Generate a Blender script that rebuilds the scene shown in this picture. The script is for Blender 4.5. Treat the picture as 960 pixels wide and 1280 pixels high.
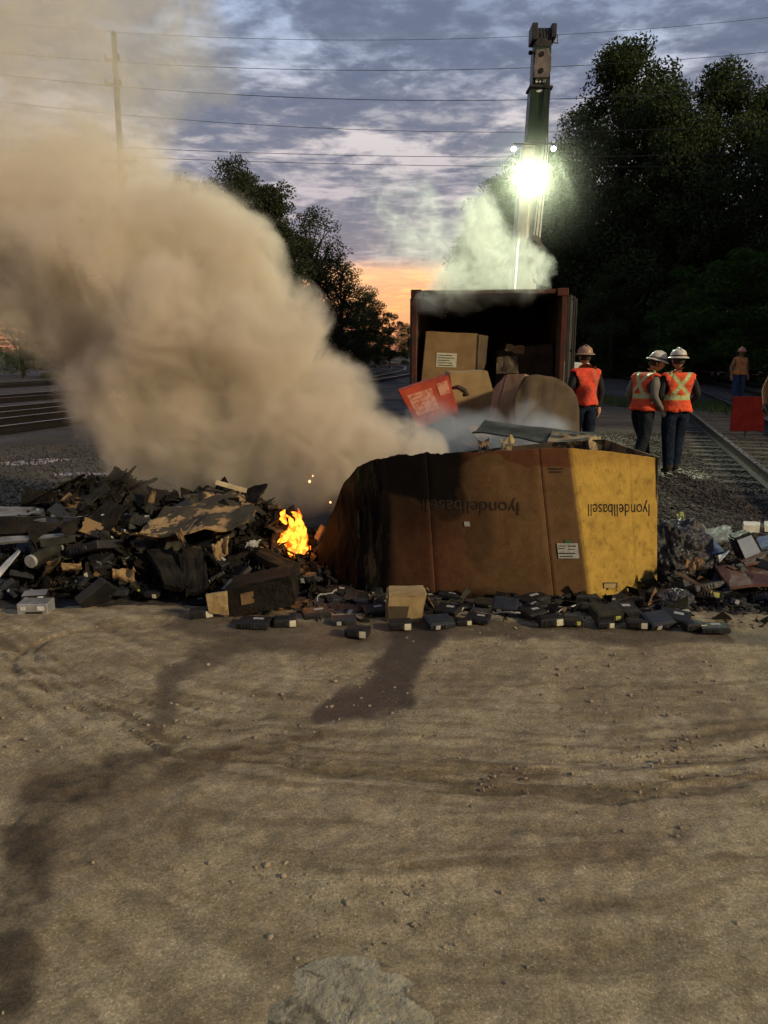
import bpy, bmesh, math, random
import numpy as np
from mathutils import Vector, Matrix, Euler
R = math.radians
random.seed(7); rng = np.random.default_rng(7)
for o in list(bpy.data.objects): bpy.data.objects.remove(o)
sc = bpy.context.scene
col = sc.collection
# ------------------------------------------------------------------ camera
H, TH, F = 1.65, R(11.5), 984.0
cd = bpy.data.cameras.new('camera'); cam = bpy.data.objects.new('camera', cd); col.objects.link(cam)
cam.location = (0, 0, H); cam.rotation_euler = (R(90) - TH, 0, 0)
cd.sensor_fit = 'HORIZONTAL'; cd.sensor_width = 36; cd.lens = F / 960 * 36
cd.clip_start = 0.05; cd.clip_end = 3000
sc.camera = cam
# ------------------------------------------------------------------ render settings
sc.render.engine = 'CYCLES'
cy = sc.cycles
cy.use_denoising = True; cy.denoiser = 'OPENIMAGEDENOISE'
cy.use_adaptive_sampling = True; cy.adaptive_threshold = 0.02
cy.max_bounces = 8; cy.diffuse_bounces = 3; cy.glossy_bounces = 3; cy.volume_bounces = 5
cy.transparent_max_bounces = 12
cy.volume_step_rate = 1.0; cy.volume_max_steps = 256
cy.sample_clamp_indirect = 4.0
sc.view_settings.view_transform = 'Standard'; sc.view_settings.look = 'None'
sc.view_settings.gamma = 1; sc.view_settings.exposure = 0.38
# ------------------------------------------------------------------ node helpers
def N(nt, typ, ins=None, **props):
    n = nt.nodes.new(typ)
    for k, v in props.items(): setattr(n, k, v)
    for k, v in (ins or {}).items():
        s = n.inputs[k]
        if isinstance(v, bpy.types.NodeSocket): nt.links.new(v, s)
        else: s.default_value = v
    return n
def M_(nt, op, a, b=None, c=None, clamp=False):
    ins = {0: a}
    if b is not None: ins[1] = b
    if c is not None: ins[2] = c
    return N(nt, 'ShaderNodeMath', ins, operation=op, use_clamp=clamp).outputs[0]
def MR(nt, v, a, b, c=0.0, d=1.0, smooth=True):
    return N(nt, 'ShaderNodeMapRange', {0: v, 1: a, 2: b, 3: c, 4: d},
             interpolation_type='SMOOTHSTEP' if smooth else 'LINEAR').outputs[0]
def MIX(nt, f, a, b):
    def c4(v): return v if isinstance(v, bpy.types.NodeSocket) else (*v[:3], 1)
    n = nt.nodes.new('ShaderNodeMix'); n.data_type = 'RGBA'
    for i, v in ((0, f), (6, c4(a)), (7, c4(b))):
        if isinstance(v, bpy.types.NodeSocket): nt.links.new(v, n.inputs[i])
        else: n.inputs[i].default_value = v
    return n.outputs[2]
def NOISE(nt, vec, scale, detail=4, rough=0.55, dist=0.0):
    return N(nt, 'ShaderNodeTexNoise', {'Vector': vec, 'Scale': scale, 'Detail': detail, 'Roughness': rough, 'Distortion': dist}).outputs[0]
# ------------------------------------------------------------------ world: dusk cloud deck over a Nishita sky
SUN_AZ, SUN_EL = R(-5), R(-2.5)       # where the sun has just gone down, for the sky
w = bpy.data.worlds.new('World'); sc.world = w; w.use_nodes = True
nt = w.node_tree; nt.nodes.clear()
tc = N(nt, 'ShaderNodeTexCoord').outputs['Generated']
sx = N(nt, 'ShaderNodeSeparateXYZ', {0: tc})
dz = M_(nt, 'MAXIMUM', sx.outputs[2], 0.0)
den = M_(nt, 'ADD', dz, 0.045)
u = M_(nt, 'DIVIDE', sx.outputs[0], den); v = M_(nt, 'DIVIDE', sx.outputs[1], den)
uv = N(nt, 'ShaderNodeCombineXYZ', {0: u, 1: v, 2: 0.35}).outputs[0]
n1 = NOISE(nt, uv, 2.1, 8, 0.6, 0.25)
n2 = NOISE(nt, uv, 0.55, 3, 0.5, 0.0)
n3 = NOISE(nt, uv, 7.0, 5, 0.6, 0.2)
cm = M_(nt, 'ADD', M_(nt, 'MULTIPLY', n1, 0.62), M_(nt, 'MULTIPLY', n2, 0.38))
cover = MR(nt, cm, 0.40, 0.492)
cover = M_(nt, 'SUBTRACT', cover, M_(nt, 'MULTIPLY', MR(nt, n3, 0.48, 0.7), 0.34), clamp=True)
el = dz
# gap colour: blue grey high up, cream lower, orange at the horizon
rg = N(nt, 'ShaderNodeValToRGB', {0: el})
cr = rg.color_ramp
stops = [(0.0, (0.70, 0.25, 0.11)), (0.03, (0.90, 0.36, 0.14)), (0.07, (1.0, 0.50, 0.17)), (0.096, (0.95, 0.52, 0.25)), (0.112, (0.36, 0.29, 0.30)),
         (0.18, (0.42, 0.37, 0.39)), (0.25, (0.52, 0.47, 0.47)), (0.32, (0.36, 0.41, 0.52)), (0.42, (0.29, 0.38, 0.56)), (1.0, (0.20, 0.28, 0.46))]
cr.elements[0].position, cr.elements[0].color = stops[0][0], (*stops[0][1], 1)
cr.elements[1].position, cr.elements[1].color = stops[-1][0], (*stops[-1][1], 1)
for p, c in stops[1:-1]:
    e = cr.elements.new(p); e.color = (*c, 1)
rc = N(nt, 'ShaderNodeValToRGB', {0: el}); cr = rc.color_ramp
stops = [(0.0, (0.40, 0.18, 0.14)), (0.05, (0.60, 0.27, 0.16)), (0.078, (0.36, 0.21, 0.19)), (0.092, (0.60, 0.32, 0.20)), (0.108, (0.19, 0.165, 0.195)), (0.16, (0.15, 0.148, 0.19)),
         (0.3, (0.105, 0.125, 0.185)), (0.6, (0.095, 0.118, 0.18)), (1.0, (0.09, 0.105, 0.165))]
cr.elements[0].position, cr.elements[0].color = stops[0][0], (*stops[0][1], 1)
cr.elements[1].position, cr.elements[1].color = stops[-1][0], (*stops[-1][1], 1)
for p, c in stops[1:-1]:
    e = cr.elements.new(p); e.color = (*c, 1)
cover_low = M_(nt, 'MULTIPLY', cover, MR(nt, el, 0.095, 0.12, 0.55, 1.0))
ccol = MIX(nt, MR(nt, n3, 0.35, 0.7), rc.outputs[0], MIX(nt, 0.25, rc.outputs[0], rg.outputs[0]))
skyc = MIX(nt, cover_low, rg.outputs[0], ccol)
# the side of the sky away from the afterglow is darker
dusk = MR(nt, sx.outputs[1], -0.9, 0.5, 0.55, 1.0)
skyc = N(nt, 'ShaderNodeVectorMath', {0: skyc}, operation='SCALE'); nt.links.new(dusk, skyc.inputs['Scale'])
low = MR(nt, sx.outputs[2], -0.02, 0.0, 0.15, 1.0)
skys = N(nt, 'ShaderNodeVectorMath', {0: skyc.outputs[0]}, operation='SCALE'); nt.links.new(low, skys.inputs['Scale'])
nish = N(nt, 'ShaderNodeTexSky', sky_type='NISHITA', sun_disc=False, sun_elevation=SUN_EL, sun_rotation=SUN_AZ)
b1 = N(nt, 'ShaderNodeBackground', {0: skys.outputs[0], 1: 1.08})
b2 = N(nt, 'ShaderNodeBackground', {0: nish.outputs[0], 1: 0.05})
ad = N(nt, 'ShaderNodeAddShader', {0: b1.outputs[0], 1: b2.outputs[0]})
nt.links.new(ad.outputs[0], N(nt, 'ShaderNodeOutputWorld').inputs[0])
# ------------------------------------------------------------------ low warm light over the camera's right shoulder
sl = bpy.data.lights.new('stand_in_light', 'SUN'); sl.energy = 2.6; sl.angle = R(5); sl.color = (1.0, 0.81, 0.52)  # directional lamp standing in for an unseen work light near the camera
so = bpy.data.objects.new('stand_in_light', sl); col.objects.link(so)
L_AZ, L_EL = R(58), R(24)            # measured from straight behind the camera towards its right
ldir = Vector((math.sin(L_AZ) * math.cos(L_EL), -math.cos(L_AZ) * math.cos(L_EL), math.sin(L_EL)))
so.rotation_euler = ldir.to_track_quat('Z', 'Y').to_euler()
# ------------------------------------------------------------------ pixel geometry
def ray(px, py):
    xc, yc = (px - 480) / F, (640 - py) / F
    c, s = math.cos(TH), math.sin(TH)
    return Vector((xc, c + yc * s, -s + yc * c))
def G(px, py, z=0.0):
    d = ray(px, py); t = (z - H) / d.z; return Vector((0, 0, H)) + d * t
def A(px, py, Y):
    d = ray(px, py); return Vector((0, 0, H)) + d * (Y / d.y)
def PX(X, Y, Z):
    c, s = math.cos(TH), math.sin(TH); Zr = Z - H
    d = Y * c - Zr * s; yc = (Y * s + Zr * c) / d
    return 480 + F * X / d, 640 - F * yc
# ------------------------------------------------------------------ numpy noise
_T = rng.random((256, 256))
def vnoise(x, y):
    xi = np.floor(x).astype(int); yi = np.floor(y).astype(int)
    fx = x - xi; fy = y - yi; fx = fx * fx * (3 - 2 * fx); fy = fy * fy * (3 - 2 * fy)
    a = _T[xi % 256, yi % 256]; b = _T[(xi + 1) % 256, yi % 256]; c = _T[xi % 256, (yi + 1) % 256]; d = _T[(xi + 1) % 256, (yi + 1) % 256]
    return (a * (1 - fx) + b * fx) * (1 - fy) + (c * (1 - fx) + d * fx) * fy
def fbm(x, y, o=5, g=0.5):
    x = np.asarray(x, float); y = np.asarray(y, float)
    s = 0; a = 1; t = 0
    for i in range(o):
        s = s + a * vnoise(x * 2 ** i + 17.3 * i, y * 2 ** i + 5.1 * i); t += a; a *= g
    return s / t
def sstep(a, b, x):
    t = np.clip((x - a) / (b - a), 0, 1); return t * t * (3 - 2 * t)
# ------------------------------------------------------------------ materials
def mk(name, c1, c2=None, scale=6.0, rough=0.8, bump=0.2, bscale=40.0, metal=0.0, coords='Object', spec=0.3, thr=(0.35, 0.65), bdist=0.01, c3=None, s3=1.5, t3=(0.5, 0.6)):
    m = bpy.data.materials.new(name); m.use_nodes = True; nt = m.node_tree
    b = nt.nodes['Principled BSDF']
    tcn = N(nt, 'ShaderNodeTexCoord').outputs[coords]
    if c2 is None: c2 = tuple(x * 0.7 for x in c1)
    f = MR(nt, NOISE(nt, tcn, scale, 6, 0.6), *thr)
    c = MIX(nt, f, c1, c2)
    if c3: c = MIX(nt, MR(nt, NOISE(nt, tcn, s3, 6, 0.65, 0.4), *t3), c, c3)
    nt.links.new(c, b.inputs['Base Color'])
    b.inputs['Metallic'].default_value = metal; b.inputs['Specular IOR Level'].default_value = spec
    nt.links.new(MR(nt, NOISE(nt, tcn, scale * 2.3, 4), 0.3, 0.7, max(0.02, rough - 0.12), min(1, rough + 0.1)), b.inputs['Roughness'])
    if bump:
        bn = N(nt, 'ShaderNodeBump', {'Strength': bump, 'Distance': bdist, 'Height': NOISE(nt, tcn, bscale, 6, 0.65)})
        nt.links.new(bn.outputs[0], b.inputs['Normal'])
    return m
def emis(name, c, s):
    m = bpy.data.materials.new(name); m.use_nodes = True; nt = m.node_tree; nt.nodes.clear()
    e = N(nt, 'ShaderNodeEmission', {0: (*c, 1), 1: s}); nt.links.new(e.outputs[0], N(nt, 'ShaderNodeOutputMaterial').inputs[0]); return m
def attr_mat(name, rough=0.85, bumps=(), spec=0.25, attr='Col', gloss_attr=None, fine=(0.75, 1.2, 60)):
    m = bpy.data.materials.new(name); m.use_nodes = True; nt = m.node_tree; b = nt.nodes['Principled BSDF']
    tcn = N(nt, 'ShaderNodeTexCoord').outputs['Object']
    a = N(nt, 'ShaderNodeAttribute', attribute_name=attr)
    f = MR(nt, NOISE(nt, tcn, fine[2], 6, 0.65), 0.25, 0.75, fine[0], fine[1])
    f2 = MR(nt, NOISE(nt, tcn, fine[2] * 0.13, 5, 0.6), 0.3, 0.7, 0.85, 1.13)
    if name == 'dirt':
        vo = N(nt, 'ShaderNodeTexVoronoi', {'Vector': tcn, 'Scale': 260.0, 'Randomness': 1.0}); f = M_(nt, 'MULTIPLY', f, MR(nt, vo.outputs['Distance'], 0.05, .45, .82, 1.08))
        vc = N(nt, 'ShaderNodeSeparateColor', {0: vo.outputs['Color']}); f = M_(nt, 'MULTIPLY', f, MR(nt, vc.outputs[0], .9, .97, 1.0, 1.55))
    sc_ = N(nt, 'ShaderNodeVectorMath', {0: a.outputs['Color']}, operation='SCALE'); nt.links.new(M_(nt, 'MULTIPLY', f, f2), sc_.inputs['Scale'])
    nt.links.new(sc_.outputs[0], b.inputs['Base Color'])
    b.inputs['Specular IOR Level'].default_value = spec
    if gloss_attr:
        nt.links.new(MR(nt, a.outputs['Alpha'], 0, 1, rough, gloss_attr, False), b.inputs['Roughness'])
    else: b.inputs['Roughness'].default_value = rough
    prev = None
    for s, st, dist in bumps:
        ins = {'Strength': st, 'Distance': dist, 'Height': NOISE(nt, tcn, s, 8, 0.68)}
        if prev: ins['Normal'] = prev
        prev = N(nt, 'ShaderNodeBump', ins).outputs[0]
    if prev: nt.links.new(prev, b.inputs['Normal'])
    return m
MT = dict(
    black=mk('black_plastic', (0.009, 0.009, 0.010), (0.018, 0.018, 0.018), 14, 0.55, 0.4, 60, c3=(0.045, 0.040, 0.030), s3=9, t3=(0.6, 0.75)),
    slate=mk('slate_plastic', (0.016, 0.019, 0.025), (0.026, 0.028, 0.033), 12, 0.55, 0.3, 60, c3=(0.055, 0.050, 0.040), s3=8, t3=(0.6, 0.75)),
    olive=mk('olive_scorch', (0.028, 0.027, 0.015), (0.014, 0.012, 0.009), 10, 0.8, 0.4, 60),
    ash=mk('ash', (0.010, 0.009, 0.008), (0.028, 0.025, 0.021), 9, 0.95, 1.0, 28, spec=.08, bdist=0.04, c3=(0.10, 0.085, 0.06), s3=14, t3=(0.62, 0.75)),
    char=mk('charred_board', (0.009, 0.008, 0.007), (0.024, 0.020, 0.015), 7, 0.9, 0.8, 30, spec=.1, bdist=0.02, c3=(0.12, 0.08, 0.04), s3=5, t3=(0.64, 0.72)),
    kraftburn=mk('half_burnt_kraft', (0.20, 0.125, 0.055), (0.12, 0.07, 0.03), 5, 0.85, 0.5, 25, c3=(0.02, 0.017, 0.012), s3=4.5, t3=(0.47, 0.53)),
    camo=mk('patchy_burnt_kraft', (0.33, 0.215, 0.10), (0.24, 0.15, 0.065), 6, 0.85, 0.6, 22, c3=(0.045, 0.038, 0.025), s3=5.2, t3=(0.455, 0.49)),
    kraft=mk('kraft_board', (0.27, 0.175, 0.075), (0.21, 0.13, 0.055), 3, 0.85, 0.12, 120, c3=(0.13, 0.085, 0.045), s3=2.2, t3=(0.55, 0.75)),
    kraftlt=mk('pale_kraft', (0.34, 0.25, 0.12), (0.26, 0.18, 0.08), 3, 0.85, 0.12, 120, c3=(0.16, 0.11, 0.06), s3=2.5, t3=(0.6, 0.8)),
    pinkkraft=mk('pinkish_kraft', (0.36, 0.23, 0.15), (0.27, 0.17, 0.10), 3, 0.85, 0.12, 100),
    redbox=mk('red_board', (0.50, 0.075, 0.03), (0.34, 0.05, 0.03), 4, 0.7, 0.15, 60, c3=(0.25, 0.03, 0.04), s3=2.5, t3=(0.55, 0.65)),
    pinklabel=mk('pink_print', (0.62, 0.30, 0.20), (0.50, 0.14, 0.08), 18, 0.7, 0.1, 60, thr=(0.45, 0.6)),
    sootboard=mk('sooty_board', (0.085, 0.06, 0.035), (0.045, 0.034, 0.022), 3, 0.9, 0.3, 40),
    paper=mk('paper_label', (0.62, 0.60, 0.45), (0.45, 0.43, 0.30), 40, 0.7, 0.05),
    paperw=mk('white_paper', (0.60, 0.61, 0.60), (0.45, 0.46, 0.45), 25, 0.65, 0.05),
    paperg=mk('grey_paper', (0.34, 0.34, 0.31), (0.22, 0.22, 0.2), 25, 0.7, 0.05),
    paperlime=mk('lime_label', (0.45, 0.46, 0.10), (0.34, 0.33, 0.1), 25, 0.7, 0.05),
    ink=mk('ink', (0.018, 0.012, 0.008), (0.05, 0.03, 0.018), 60, 0.85, 0, thr=(0.5, 0.7)),
    silver=mk('brushed_silver', (0.50, 0.50, 0.50), (0.34, 0.34, 0.34), 9, 0.4, 0.1, 120, metal=0.6),
    tin=mk('dull_tin', (0.28, 0.28, 0.27), (0.15, 0.145, 0.13), 9, 0.5, 0.25, 60, metal=0.5),
    wood=mk('raw_wood', (0.38, 0.27, 0.14), (0.24, 0.16, 0.08), 8, 0.8, 0.2, 50),
    wwood=mk('pale_lath', (0.60, 0.50, 0.32), (0.42, 0.34, 0.2), 12, 0.8, 0.2, 50),
    greytarp=mk('grey_green_sheet', (0.15, 0.15, 0.125), (0.10, 0.10, 0.085), 4, 0.6, 0.4, 12, bdist=0.03),
    bluesheet=mk('blue_sheet', (0.06, 0.095, 0.18), (0.09, 0.12, 0.19), 6, 0.55, 0.2, 30),
    paleblue=mk('pale_blue_panel', (0.34, 0.39, 0.47), (0.27, 0.31, 0.38), 6, 0.6, 0.1, 50),
    rustsheet=mk('rust_brown_sheet', (0.10, 0.045, 0.032), (0.065, 0.032, 0.025), 5, 0.7, 0.5, 14, bdist=0.03),
    slatematte=mk('matte_slate_board', (0.055, 0.06, 0.055), (0.035, 0.038, 0.036), 5, 0.95, 0.3, 30, spec=.05),
    foam=mk('white_foam', (0.62, 0.60, 0.52), (0.5, 0.47, 0.38), 9, 0.8, 0.3, 50),
    rusted=mk('rusted_red_paint', (0.095, 0.026, 0.016), (0.055, 0.022, 0.014), 5, 0.8, 0.4, 40, c3=(0.035, 0.02, 0.015), s3=4, t3=(0.5, 0.65)),
    contgrey=mk('grey_door_paint', (0.07, 0.066, 0.058), (0.04, 0.038, 0.034), 4, 0.65, 0.2, 50),
    inside=mk('sooted_inside', (0.15, 0.10, 0.06), (0.08, 0.052, 0.034), 2, 0.9, 0.2, 30),
    rail=mk('rail_steel', (0.03, 0.025, 0.022), (0.02, 0.017, 0.015), 8, 0.4, 0.3, 60, metal=0.5),
    railtop=mk('worn_rail_head', (0.5, 0.5, 0.5), (0.38, 0.38, 0.38), 12, 0.28, 0.05, 60, metal=0.9),
    tie=mk('creosote_timber', (0.055, 0.045, 0.037), (0.03, 0.026, 0.022), 7, 0.85, 0.6, 30),
    cwhite=mk('white_crane_paint', (0.62, 0.63, 0.56), (0.50, 0.51, 0.45), 4, 0.4, 0.1, 30, c3=(0.35, 0.34, 0.28), s3=3, t3=(0.6, 0.75)),
    cgreen=mk('dark_green_crane_paint', (0.018, 0.045, 0.02), (0.012, 0.028, 0.014), 4, 0.4, 0.1, 30),
    cgreen2=mk('green_crane_stripe', (0.03, 0.11, 0.04), (0.02, 0.07, 0.03), 4, 0.4, 0.1, 30),
    cyellow=mk('yellow_crane_patch', (0.35, 0.27, 0.05), (0.22, 0.17, 0.03), 4, 0.5, 0.1, 30),
    cgrey=mk('grey_brown_steel', (0.17, 0.15, 0.14), (0.10, 0.085, 0.08), 5, 0.5, 0.3, 30),
    cdark=mk('dark_steel', (0.028, 0.028, 0.03), (0.045, 0.042, 0.04), 8, 0.5, 0.2, 40, metal=0.3),
    hole=mk('black_rubber', (0.008, 0.008, 0.008), (0.014, 0.013, 0.012), 8, 0.9, 0),
    polewood=mk('pole_timber', (0.045, 0.036, 0.030), (0.03, 0.025, 0.02), 5, 0.9, 0.4, 20),
    wire=mk('dark_cable', (0.03, 0.03, 0.034), (0.02, 0.02, 0.024), 5, 0.6, 0),
    redboard=mk('faded_red_sign', (0.10, 0.006, 0.006), (0.07, 0.005, 0.005), 5, 0.9, 0.1, 50, spec=.1, c3=(0.20, 0.03, 0.02), s3=9, t3=(0.6, 0.7)),
    jeans=mk('denim', (0.016, 0.025, 0.045), (0.008, 0.013, 0.024), 9, 0.95, 1.0, 14, bdist=.04, spec=.1),
    jeans2=mk('grey_work_trousers', (0.020, 0.026, 0.028), (0.013, 0.017, 0.019), 9, 0.95, 1.0, 14, bdist=.04, spec=.1),
    jeans3=mk('faded_denim', (0.035, 0.07, 0.14), (0.02, 0.045, 0.10), 9, 0.9, 0.5, 60),
    shirtgrey=mk('grey_shirt', (0.17, 0.15, 0.12), (0.11, 0.10, 0.08), 7, 0.9, 0.4, 40),
    shirtblack=mk('black_shirt', (0.012, 0.012, 0.014), (0.02, 0.02, 0.022), 7, 0.9, 0.4, 40),
    shirttan=mk('tan_shirt', (0.30, 0.17, 0.07), (0.22, 0.12, 0.05), 7, 0.9, 0.4, 40),
    skin=mk('skin', (0.46, 0.25, 0.16), (0.40, 0.20, 0.13), 10, 0.55, 0.05),
    skindark=mk('tanned_skin', (0.26, 0.12, 0.07), (0.2, 0.09, 0.05), 10, 0.55, 0.05),
    hair=mk('dark_hair', (0.03, 0.02, 0.015), (0.02, 0.014, 0.01), 30, 0.7, 0.3, 80),
    boot=mk('work_boot', (0.04, 0.03, 0.022), (0.025, 0.02, 0.015), 12, 0.7, 0.2),
    glove=mk('pale_glove', (0.45, 0.40, 0.30), (0.34, 0.3, 0.22), 12, 0.8, 0.2),
    hatwhite=mk('white_hard_hat', (0.62, 0.58, 0.48), (0.5, 0.46, 0.38), 6, 0.4, 0.03),
    hatbrown=mk('tan_hard_hat', (0.36, 0.22, 0.14), (0.26, 0.16, 0.1), 6, 0.4, 0.03),
    hatorange=mk('pink_hard_hat', (0.55, 0.24, 0.17), (0.4, 0.17, 0.12), 6, 0.4, 0.03),
    hatband=mk('hat_band', (0.10, 0.04, 0.03), (0.16, 0.09, 0.05), 30, 0.6, 0),
    bark=mk('bark', (0.055, 0.042, 0.03), (0.03, 0.024, 0.018), 3, 0.95, 0.8, 12, bdist=0.05),
    rockpale=mk('pale_crusted_rock', (0.40, 0.36, 0.25), (0.27, 0.235, 0.155), 9, 0.95, 1.0, 30, bdist=0.03, c3=(0.14, 0.12, 0.08), s3=14, t3=(0.52, 0.62)),
    pebble=mk('pebble', (0.30, 0.24, 0.16), (0.18, 0.14, 0.10), 12, 0.85, 0.3, 80, c3=(0.34, 0.30, 0.23), s3=30, t3=(0.66, 0.7)),
    ballast=mk('ballast_stone', (0.068, 0.055, 0.045), (0.028, 0.023, 0.019), 5, 0.7, 0.3, 60, spec=.2, c3=(0.2, 0.17, 0.13), s3=17, t3=(0.64, 0.68)),
    grass=mk('grass_blade', (0.045, 0.085, 0.02), (0.07, 0.10, 0.03), 3, 0.7, 0),
)
def leafmat(name, a, b):
    m = bpy.data.materials.new(name); m.use_nodes = True; nt = m.node_tree; nt.nodes.clear()
    tcn = N(nt, 'ShaderNodeTexCoord').outputs['Object']
    c = MIX(nt, MR(nt, NOISE(nt, tcn, 0.9, 5, 0.7), 0.35, 0.65), a, b)
    d = N(nt, 'ShaderNodeBsdfDiffuse', {0: c}); t = N(nt, 'ShaderNodeBsdfTranslucent', {0: c})
    mx = N(nt, 'ShaderNodeMixShader', {0: 0.25, 1: d.outputs[0], 2: t.outputs[0]})
    nt.links.new(mx.outputs[0], N(nt, 'ShaderNodeOutputMaterial').inputs[0]); return m
MT['leaf1'] = leafmat('dark_leaf', (0.038, 0.058, 0.025), (0.070, 0.095, 0.040))
MT['leaf2'] = leafmat('olive_leaf', (0.035, 0.044, 0.024), (0.058, 0.068, 0.038))
MT['leaf3'] = leafmat('bright_leaf', (0.030, 0.065, 0.014), (0.05, 0.10, 0.022))
# ------------------------------------------------------------------ object helpers
def tag(o, label=None, cat=None, group=None, kind=None):
    if label: o['label'] = label
    if cat: o['category'] = cat
    if group: o['group'] = group
    if kind: o['kind'] = kind
    return o
def link(name, me, mats=None, parent=None, loc=None, rot=None, smooth=False):
    if mats is not None:
        if len(me.materials): me.materials.clear()
        for m in (mats if isinstance(mats, (list, tuple)) else [mats]): me.materials.append(m)
    if smooth: me.polygons.foreach_set('use_smooth', [True] * len(me.polygons))
    o = bpy.data.objects.new(name, me); col.objects.link(o)
    if parent: o.parent = parent
    if loc is not None: o.location = loc
    if rot is not None: o.rotation_euler = rot
    return o
def empty(name, loc=(0, 0, 0), rot=(0, 0, 0)):
    o = bpy.data.objects.new(name, None); o.empty_display_size = 0.2
    col.objects.link(o); o.location = loc; o.rotation_euler = rot; return o
def copytree(o, parent=None):
    c = o.copy(); col.objects.link(c)
    if parent: c.parent = parent
    for ch in o.children: copytree(ch, c)
    return c
class MB:
    """collects shapes for ONE mesh"""
    def __init__(s): s.v = []; s.f = []; s.m = []
    def add(s, vs, fs, mi=0):
        n = len(s.v); s.v += [tuple(x) for x in vs]; s.f += [tuple(i + n for i in f) for f in fs]; s.m += [mi] * len(fs); return s
    def box(s, c, d, rot=None, mi=0):
        vs = [Vector((x * d[0] / 2, y * d[1] / 2, z * d[2] / 2)) for x in (-1, 1) for y in (-1, 1) for z in (-1, 1)]
        if rot is not None:
            e = rot if isinstance(rot, Matrix) else Euler(rot).to_matrix(); vs = [e @ p for p in vs]
        c = Vector(c); vs = [p + c for p in vs]
        return s.add(vs, [(0, 1, 3, 2), (4, 6, 7, 5), (0, 4, 5, 1), (2, 3, 7, 6), (0, 2, 6, 4), (1, 5, 7, 3)], mi)
    def tube(s, pts, r, n=8, mi=0, caps=True):
        pts = [Vector(p) for p in pts]; rs = r if isinstance(r, (list, tuple)) else [r] * len(pts)
        vs = []; up = None
        for i, p in enumerate(pts):
            t = (pts[min(i + 1, len(pts) - 1)] - pts[max(i - 1, 0)])
            if t.length < 1e-9: t = Vector((0, 0, 1))
            t.normalize()
            a = t.orthogonal().normalized() if up is None else (up - t * up.dot(t)).normalized()
            up = a; b = t.cross(a)
            for k in range(n):
                an = 2 * math.pi * k / n; vs.append(p + (a * math.cos(an) + b * math.sin(an)) * rs[i])
        fs = [(i * n + k, i * n + (k + 1) % n, (i + 1) * n + (k + 1) % n, (i + 1) * n + k) for i in range(len(pts) - 1) for k in range(n)]
        if caps: fs += [tuple(range(n - 1, -1, -1)), tuple((len(pts) - 1) * n + k for k in range(n))]
        return s.add(vs, fs, mi)
    def lathe(s, prof, n=24, sx=1, sy=1, c=(0, 0, 0), mi=0):
        vs = [(c[0] + r * math.cos(2 * math.pi * k / n) * sx, c[1] + r * math.sin(2 * math.pi * k / n) * sy, c[2] + z) for r, z in prof for k in range(n)]
        fs = [(i * n + k, i * n + (k + 1) % n, (i + 1) * n + (k + 1) % n, (i + 1) * n + k) for i in range(len(prof) - 1) for k in range(n)]
        return s.add(vs, fs, mi)
    def prism(s, poly, ext, mi=0):
        n = len(poly); e = Vector(ext); vs = [Vector(p) for p in poly]; vs += [p + e for p in vs]
        fs = [tuple(range(n - 1, -1, -1)), tuple(range(n, 2 * n))] + [(i, (i + 1) % n, n + (i + 1) % n, n + i) for i in range(n)]
        return s.add(vs, fs, mi)
    def mesh(s, name, bevel=0, fixn=True, seg=1):
        me = bpy.data.meshes.new(name); me.from_pydata(s.v, [], s.f); me.polygons.foreach_set('material_index', s.m); me.update()
        if bevel or fixn:
            bm = bmesh.new(); bm.from_mesh(me)
            if fixn: bmesh.ops.recalc_face_normals(bm, faces=bm.faces)
            if bevel: bmesh.ops.bevel(bm, geom=bm.edges[:], offset=bevel, segments=seg, affect='EDGES', profile=0.5)
            bm.to_mesh(me); bm.free()
        return me
def bake(o):
    dg = bpy.context.evaluated_depsgraph_get(); dg.update()
    me = bpy.data.meshes.new_from_object(o.evaluated_get(dg)); old = o.data
    bpy.data.objects.remove(o); return me
def grid_mesh(name, P, mask=None, attr=None):
    """P: (ny,nx,3) array"""
    ny, nx = P.shape[:2]
    idx = np.arange(ny * nx).reshape(ny, nx)
    fs = np.stack([idx[:-1, :-1], idx[:-1, 1:], idx[1:, 1:], idx[1:, :-1]], -1).reshape(-1, 4)
    if mask is not None:
        m = (mask[:-1, :-1] & mask[1:, 1:] & mask[:-1, 1:] & mask[1:, :-1]).reshape(-1); fs = fs[m]
    me = bpy.data.meshes.new(name); me.vertices.add(ny * nx); me.vertices.foreach_set('co', P.reshape(-1).astype(np.float32))
    me.loops.add(fs.size); me.loops.foreach_set('vertex_index', fs.reshape(-1).astype(np.int32))
    me.polygons.add(len(fs)); me.polygons.foreach_set('loop_start', np.arange(0, fs.size, 4, dtype=np.int32))
    me.polygons.foreach_set('loop_total', np.full(len(fs), 4, np.int32)); me.update(calc_edges=True)
    if attr is not None:
        a = me.color_attributes.new('Col', 'FLOAT_COLOR', 'POINT'); a.data.foreach_set('color', attr.reshape(-1).astype(np.float32))
    me.polygons.foreach_set('use_smooth', [True] * len(fs))
    return me
def text_mesh(s, size=1.0, extrude=0.0):
    c = bpy.data.curves.new('txt', 'FONT'); c.body = s; c.size = size; c.extrude = extrude
    o = bpy.data.objects.new('txt', c); col.objects.link(o)
    me = bake(o); bpy.data.curves.remove(c); return me

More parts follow.
